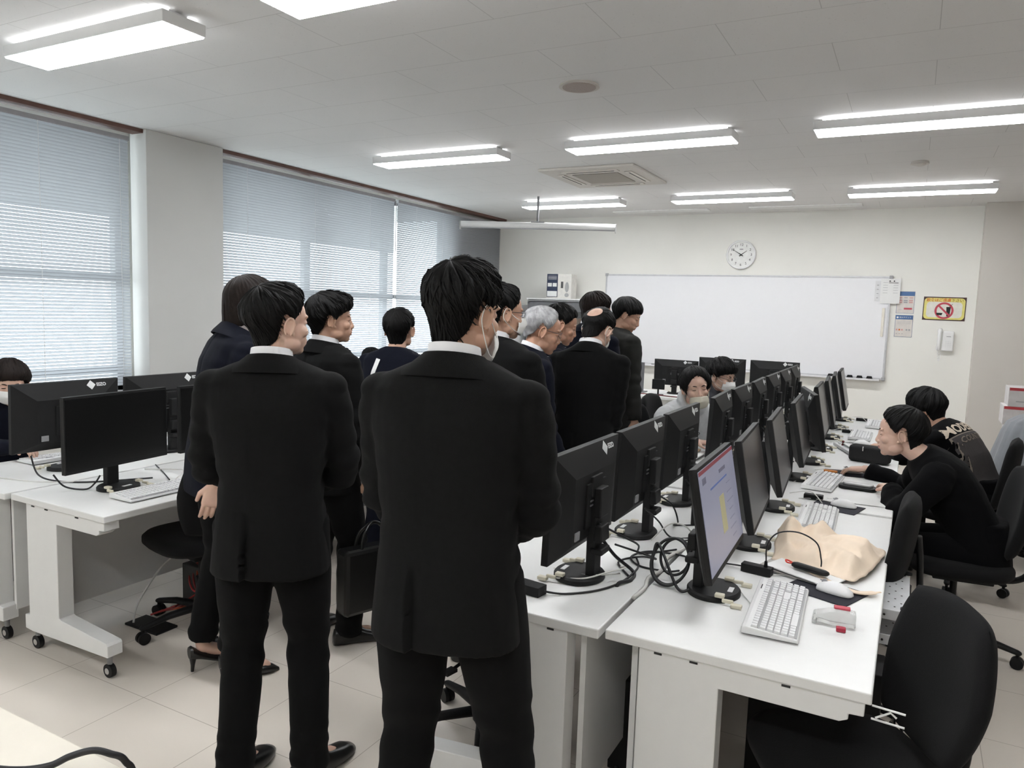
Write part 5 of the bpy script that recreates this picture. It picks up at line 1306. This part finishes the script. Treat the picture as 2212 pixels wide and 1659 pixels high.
        for q in (-1, 1):
            MB().tube(smooth_path([(q*.066, .058, zc+.026), (q*.078, .020, zc*.4+.012), (q*.084, -.012, .022), (q*.0885, -.030, .002), (q*.085, -.026, -.028), (q*.074, .020, zc-.012), (q*.062, .055, zc-.028)]), .0014, 6, T=S).build('ear_loop', mask_m, mo, smooth=True)
    if glasses:
        g = MB()
        for q in (-1, 1):
            pts = [(q*(.0315+.022*math.cos(a_)), .0965-.008*abs(math.cos(a_)), .001+.015*math.sin(a_)) for a_ in [2*PI*i/20 for i in range(21)]]; g.tube(pts, .0012, 6, T=S)
            g.tube([(q*.053, .089, .006), (q*.076, .06, .006), (q*.081, .0, .006), (q*.080, -.018, -.004)], .0016, 6, T=S)
        g.tube([(-.010, .0985, .004), (0, .101, .006), (.010, .0985, .004)], .0012, 6, T=S); go = g.build('glasses', M_glass, root, smooth=True)
        for q in (-1, 1): MB().cyl((q*.0315, .095, .001), .0205, .001, 20, axis='y', T=S).build('lens', mat('lens_glass', (.9, .93, .95), .02, trans=1, ior=1.1), go, smooth='auto')
    root['_k'] = 1; del root['_k']
    return root, dict(HT=HT, arms=arms, pos=pos, fr=fr, k=k, Xs=Xs, Ys=Ys, Us=Us, jo=jo, S=S, k_=kk)
S1 = dict(style='short', th=.020, locks=170)
CL = {'R': (.05, .20, .98), 'L': (-.05, .21, .98)}
clp = dict(hands=CL, poles={'R': (1, -.5, -.3), 'L': (-1, -.5, -.3)}, hnorm={'R': (-.3, -1, 0), 'L': (.3, -1, 0)}, hdir={'R': (-.8, .1, -.5), 'L': (.8, .1, -.5)})
# tall man in the centre
person('person', (-1.005, 1.575, 0), 14, 1.765, 'tall man in a black suit and hanging white mask, seen from behind, nearest the camera', top=M_suit2, pants=M_suit, head=(-25, 4, 2), hairs=dict(style='short', th=.023, locks=420, messy=1.45, top=.004), hair_m=M_hair,
       mask='low', vent=-.055, feet={'R': (.20, .03, 0), 'L': (-.135, -.03, 0), 'Ra': -25, 'La': 20}, hs=.98, build=1.01, **clp)
person('person', (-1.79, 1.73, 0), 33, 1.70, 'man in a black suit seen from behind, head turned right, second from the left', top=M_suit2, pants=M_suit, head=(-48, -2, 0), hairs=dict(style='short', th=.025, locks=260, messy=1.0, front=.01), skin=M_skin2,
       vent=-.06, feet={'R': (.12, .03, 0), 'L': (-.12, 0, 0), 'Ra': -35, 'La': -20}, hs=.95, build=1.0, **clp)
person('person', (-2.56, 2.17, 0), -24, 1.72, 'woman with bobbed hair in a navy pantsuit and black heels, leftmost standing', top=M_navy, pants=M_suit, outfit='woman', head=(-10, 10, 0), lean=(4, 16), hairs=dict(style='bob', th=.019, locks=120, drop=True, messy=.45), hair_m=M_hairb, skin=M_skin2,
       shoe='pump', build=.88, hands={'R': (.235, -.10, .80), 'L': (-.22, .10, .82)}, poles={'R': (.6, -1, 0), 'L': (-.6, -1, 0)}, feet={'R': (.09, .03, 0), 'L': (-.08, -.05, 0), 'Ra': -8, 'La': 5}, hcurl=.45)
person('person', (-2.41, 2.66, 0), -12, 1.69, 'young man with shaggy black hair in a black suit, in profile by the window', head=(-28, -2, 0), hairs=dict(style='fringe', th=.024, locks=260, messy=1.3, front=.03), skin=M_skin,
       hands={'R': (.24, .08, .84), 'L': (-.22, .1, .84)}, hcurl=1.0, feet={'R': (.12, .06, 0), 'L': (-.11, -.02, 0), 'Ra': -25}, hs=.97)
pd_, D_ = person('person', (-2.61, 3.44, 0), 12, 1.62, 'man in a dark jacket with a white strip on the shoulder, facing the windows', top=M_navy, outfit='jacket', head=(4, -4, 0), hairs=dict(style='short', th=.018, locks=160), lean=(4, 8),
       hands={'R': (.12, .25, .95), 'L': (-.12, .26, .95)}, build=1.02)
person('person', (-1.62, 2.86, 0), -6, 1.755, 'man in a dark suit with glasses and mask, standing right behind the tall man', head=(-30, 3, 0), hairs=dict(style='short', th=.020, locks=200), glasses=True, mask='worn', skin=M_skin, **clp)
person('person', (-1.77, 3.42, 0), -42, 1.67, 'silver haired man with glasses in a navy suit, in profile', top=M_navy, head=(-12, 14, 0), hairs=dict(style='recede', th=.015, locks=160, messy=.8), hair_m=M_hairg, glasses=True, skin=M_skinr, lean=(2, 10),
       hands={'R': (.14, .18, .84), 'L': (-.16, .20, .84)})
person('person', (-1.98, 4.10, 0), -50, 1.69, 'black haired man in a dark suit looking down, right of the silver haired man', head=(-6, 16, 0), hairs=dict(style='short', th=.021, locks=160), skin=M_skinr, top=M_navy, lean=(2, 10), hands={'R': (.14, .18, .84), 'L': (-.16, .20, .84)})
person('person', (-1.56, 3.79, 0), 4, 1.69, 'balding man in a black suit and mask, seen from behind in the group', head=(-16, 28, 6), hairs=dict(style='short', th=.015, locks=140, start=.50, ptilt=62, messy=.8), skin=M_skin2, mask='worn', lean=(2, 8), vent=-.02, build=1.0, hands={'R': (.10, .16, .86), 'L': (-.10, .17, .86)}, poles={'R': (.35, -1, -.3), 'L': (-.35, -1, -.3)}, hnorm=clp['hnorm'], hdir=clp['hdir'])
person('person', (-1.95, 4.66, 0), -14, 1.78, 'man in a navy suit with dark brown hair, mostly hidden by the balding man', top=M_navy, head=(-20, 14, 0), hairs=dict(style='short', th=.024, locks=180, messy=1.1), hair_m=M_hairb, lean=(3, 10), hands={'R': (.14, .18, .84), 'L': (-.16, .20, .84)}, hs=1.04)
pj, J = person('person', (-1.93, 5.12, 0), -38, 1.77, 'man in an olive grey jacket standing rightmost, holding a cable loop', top=M_gjack, outfit='jacket', head=(-34, 22, 0), hairs=dict(style='fringe', th=.022, locks=160), skin=M_skin, lean=(3, 10),
       hands={'R': (.33, .02, .86), 'L': (-.2, .15, .9)}, hcurl=1.1, hdir={'R': (0, .35, -1), 'L': (0, .2, -1)}, build=1.12)
# seated people
pk_, K_ = person('person', (-1.42, 5.16, 0), -132, 1.72, 'student in a light grey hoodie, beige mask under the nose, looking down', top=M_hood, pants=M_navy, outfit='hoodie', sit=True, lean=(13, 25), head=(-18, 4, 8), skin=M_skin2,
       hairs=dict(style='parted', th=.022, locks=260, messy=.7, top=.004), mask='low', mask_m=M_maskb, hands={'R': (.10, .40, .80), 'L': (-.30, .36, .80)}, poles={'R': (1, -.3, -.8), 'L': (-1, -.3, -.8)},
       hnorm={'R': (0, 0, -1), 'L': (0, 0, -1)}, hdir={'R': (-.6, .8, 0), 'L': (.5, .8, 0)}, hs=1.05)
person('person', (-1.50, 6.00, 0), -98, 1.72, 'student in a dark hoodie with white mask and glasses, seated in profile', top=mat('dark_hoodie_cloth', (.016, .017, .022), .9, sheen=.1), pants=M_suit, outfit='hood_dark', sit=True, lean=(10, 20), head=(-12, 12, 0), skin=M_skin2,
       hairs=dict(style='fringe', th=.032, locks=260, messy=1.4), mask='worn', glasses=True, hands={'R': (.15, .42, .79), 'L': (-.15, .42, .79)}, poles={'R': (1, -.2, -.6), 'L': (-1, -.2, -.6)}, hnorm={'R': (0, 0, -1), 'L': (0, 0, -1)}, hdir={'R': (-.2, 1, 0), 'L': (.2, 1, 0)}, hs=1.05)
person('person', (.37, 4.26, 0), 84, 1.70, 'student in a black sweatshirt leaning over the right desk, in profile, hand on the mouse', top=M_blackknit, pants=M_blackknit, outfit='sweat', sit=True, lean=(24, 46), head=(6, 4, 2), skin=M_skin2, neckfwd=.045,
       hairs=dict(style='swept', th=.026, locks=300, messy=.7), twist=14, hands={'R': (.40, .60, .768), 'L': (-.06, .40, .77)}, poles={'R': (.6, -.4, -1), 'L': (-1, .1, -.7)}, hnorm={'R': (0, 0, -1), 'L': (0, 0, -1)}, hdir={'R': (.10, 1, -.12), 'L': (.9, .4, 0)},
       hcurl={'R': .38, 'L': .3}, vox=.003, hs=1.05, collar=False, feet={'R': (.14, .35, 0), 'L': (-.14, .33, 0)}, sleeve=1.12, build=1.08)
pn_, Nn = person('person', (.46, 5.44, 0), 68, 1.70, 'student in a black sweatshirt with pale back lettering, seated farther right', top=M_blackknit, pants=M_blackknit, outfit='sweat', sit=True, lean=(22, 44), head=(4, 18, 0), skin=M_skin, neckfwd=.04,
       hairs=dict(style='long', th=.030, locks=240, messy=1.0, top=.006), hands={'R': (.30, .66, .77), 'L': (.02, .62, .77)}, poles={'R': (1, -.3, -.8), 'L': (-1, -.3, -.8)}, hnorm={'R': (0, 0, -1), 'L': (0, 0, -1)}, hdir={'R': (-.2, 1, -.1), 'L': (0, 1, -.1)}, hcurl=.4, hs=1.05, collar=False)
person('person', (-4.66, 2.42, 0), -94, 1.58, 'masked student at the far left edge, half hidden behind a monitor', top=M_navy, pants=M_suit, outfit='sweat', sit=True, lean=(6, 12), head=(-22, 14, 0), skin=M_skin2, eyes='open', hairs=dict(style='fringe', th=.026, locks=240, messy=.7), hair_m=M_hairb,
       mask='worn', hands={'R': (.12, .45, .79), 'L': (-.15, .45, .79)}, poles={'R': (1, -.2, -.6), 'L': (-1, -.2, -.6)}, hnorm={'R': (0, 0, -1), 'L': (0, 0, -1)}, hdir={'R': (-.2, 1, 0), 'L': (.2, 1, 0)}, collar=False, hs=1.03)
person('person', (-4.82, 5.80, 0), -90, 1.50, 'seated student whose dark hair shows above a monitor by the windows', top=M_navy, pants=M_suit, outfit='sweat', sit=True, lean=(8, 18), head=(0, 20, 0), hairs=dict(style='short', th=.022, locks=120),
       hands={'R': (.12, .45, .79), 'L': (-.15, .45, .79)}, poles={'R': (1, -.2, -.6), 'L': (-1, -.2, -.6)}, hnorm={'R': (0, 0, -1), 'L': (0, 0, -1)}, hdir={'R': (-.2, 1, 0), 'L': (.2, 1, 0)}, collar=False, vox=.006)
# briefcase
bc = empty('briefcase', (-2.16, 2.72, .19), R_(-20), 'black briefcase hanging beside the young man\'s leg', 'briefcase')
MB().box((0, 0, .16), (.10, .34, .31)).build('body', M_shoe, bc, bevel=.02)
for s in (-1, 1): MB().tube(smooth_path([(s*.03, -.08, .31), (s*.02, -.06, .38), (0, 0, .42), (s*.02, .06, .38), (s*.03, .08, .31)]), .008, 8).build('handle', M_shoe, bc, smooth=True)

# marks and small worn things
def back_T(d, dx, dz, q):
    o_ = q['pos'][d]+q['Xs']*dx+q['Us']*dz-q['Ys']*.0
    return Matrix(((q['Xs'].x, q['Us'].x, -q['Ys'].x, o_.x), (q['Xs'].y, q['Us'].y, -q['Ys'].y, o_.y), (q['Xs'].z, q['Us'].z, -q['Ys'].z, o_.z), (0, 0, 0, 1)))
def front_T(d, dx, dz, q):
    o_ = q['pos'][d]+q['Xs']*dx+q['Us']*dz
    return Matrix(((-q['Xs'].x, q['Us'].x, q['Ys'].x, o_.x), (-q['Xs'].y, q['Us'].y, q['Ys'].y, o_.y), (-q['Xs'].z, q['Us'].z, q['Ys'].z, o_.z), (0, 0, 0, 1)))
M_let = mat('pale_lettering', (.55, .47, .38), .8); M_patch = mat('dark_grey_print', (.045, .040, .040), .8); M_edge2 = mat('print_edge', (.20, .17, .14), .8)
jN = Nn['jo']
stick(text_flat('MODERN', .088, .003), back_T(.38, -.02, .055, Nn), jN.data, .003, 'back_lettering', M_let, jN)
stick(grid_mesh(.34, .34), back_T(.26, -.02, -.035, Nn), jN.data, .003, 'print_border', M_edge2, jN)
stick(grid_mesh(.325, .325), back_T(.26, -.02, -.035, Nn), jN.data, .0045, 'back_print', M_patch, jN)
stick(text_flat('COUNTRY', .055, .001), back_T(.26, -.02, .09, Nn), jN.data, .0062, 'print_lettering', M_edge2, jN)
jK = K_['jo']
stick(text_flat('DAD', .030, .001), front_T(.38, -.02, -.03, K_), jK.data, .003, 'chest_print', M_ink, jK)
for q in (-1, 1):
    T_ = front_T(.455, q*.035, -.02, K_); pts = []
    bt_ = BVHTree.FromPolygons([v.co for v in jK.data.vertices], [tuple(p_.vertices) for p_ in jK.data.polygons]); nn = (T_.to_3x3() @ Vector((0, 0, 1))).normalized()
    for i in range(9):
        o_ = T_ @ Vector((.004*math.sin(i), .02-.024*i, 0)); h_ = bt_.ray_cast(o_+nn*.3, -nn)[0]
        if h_ is not None: pts.append(h_+nn*.003)
    if len(pts) > 2: MB().tube(pts, .0028, 6).build('drawstring', M_hood, jK, smooth=True)
jD = D_['jo']
sm_ = grid_mesh(.028, .115, 4, 12)
stick(sm_, back_T(.455, -.075, -.055, D_) @ Matrix.Rotation(R_(-14), 4, 'Z'), jD.data, .003, 'white_strip', M_paper, jD)
# cable loop held by the man in the olive jacket
hw = J['arms']['R'][2]
pts = [hw+Vector((.03+.055*math.cos(a), .02, -.09+.07*math.sin(a)*1.2)) for a in [2*PI*i/24 for i in range(25)]]
Wj = Matrix.Translation(pj.location) @ Matrix.Rotation(pj.rotation_euler.z, 4, 'Z')
tag(MB().tube([Wj @ p for p in pts]+[Wj @ (hw+Vector((.02, .02, -.3))), Wj @ (hw+Vector((.02, .03, -.6)))], .0028, 6).build('cable_loop', M_cable, None, smooth=True), 'thin cable loop hanging from the hand of the man in olive', 'cable')
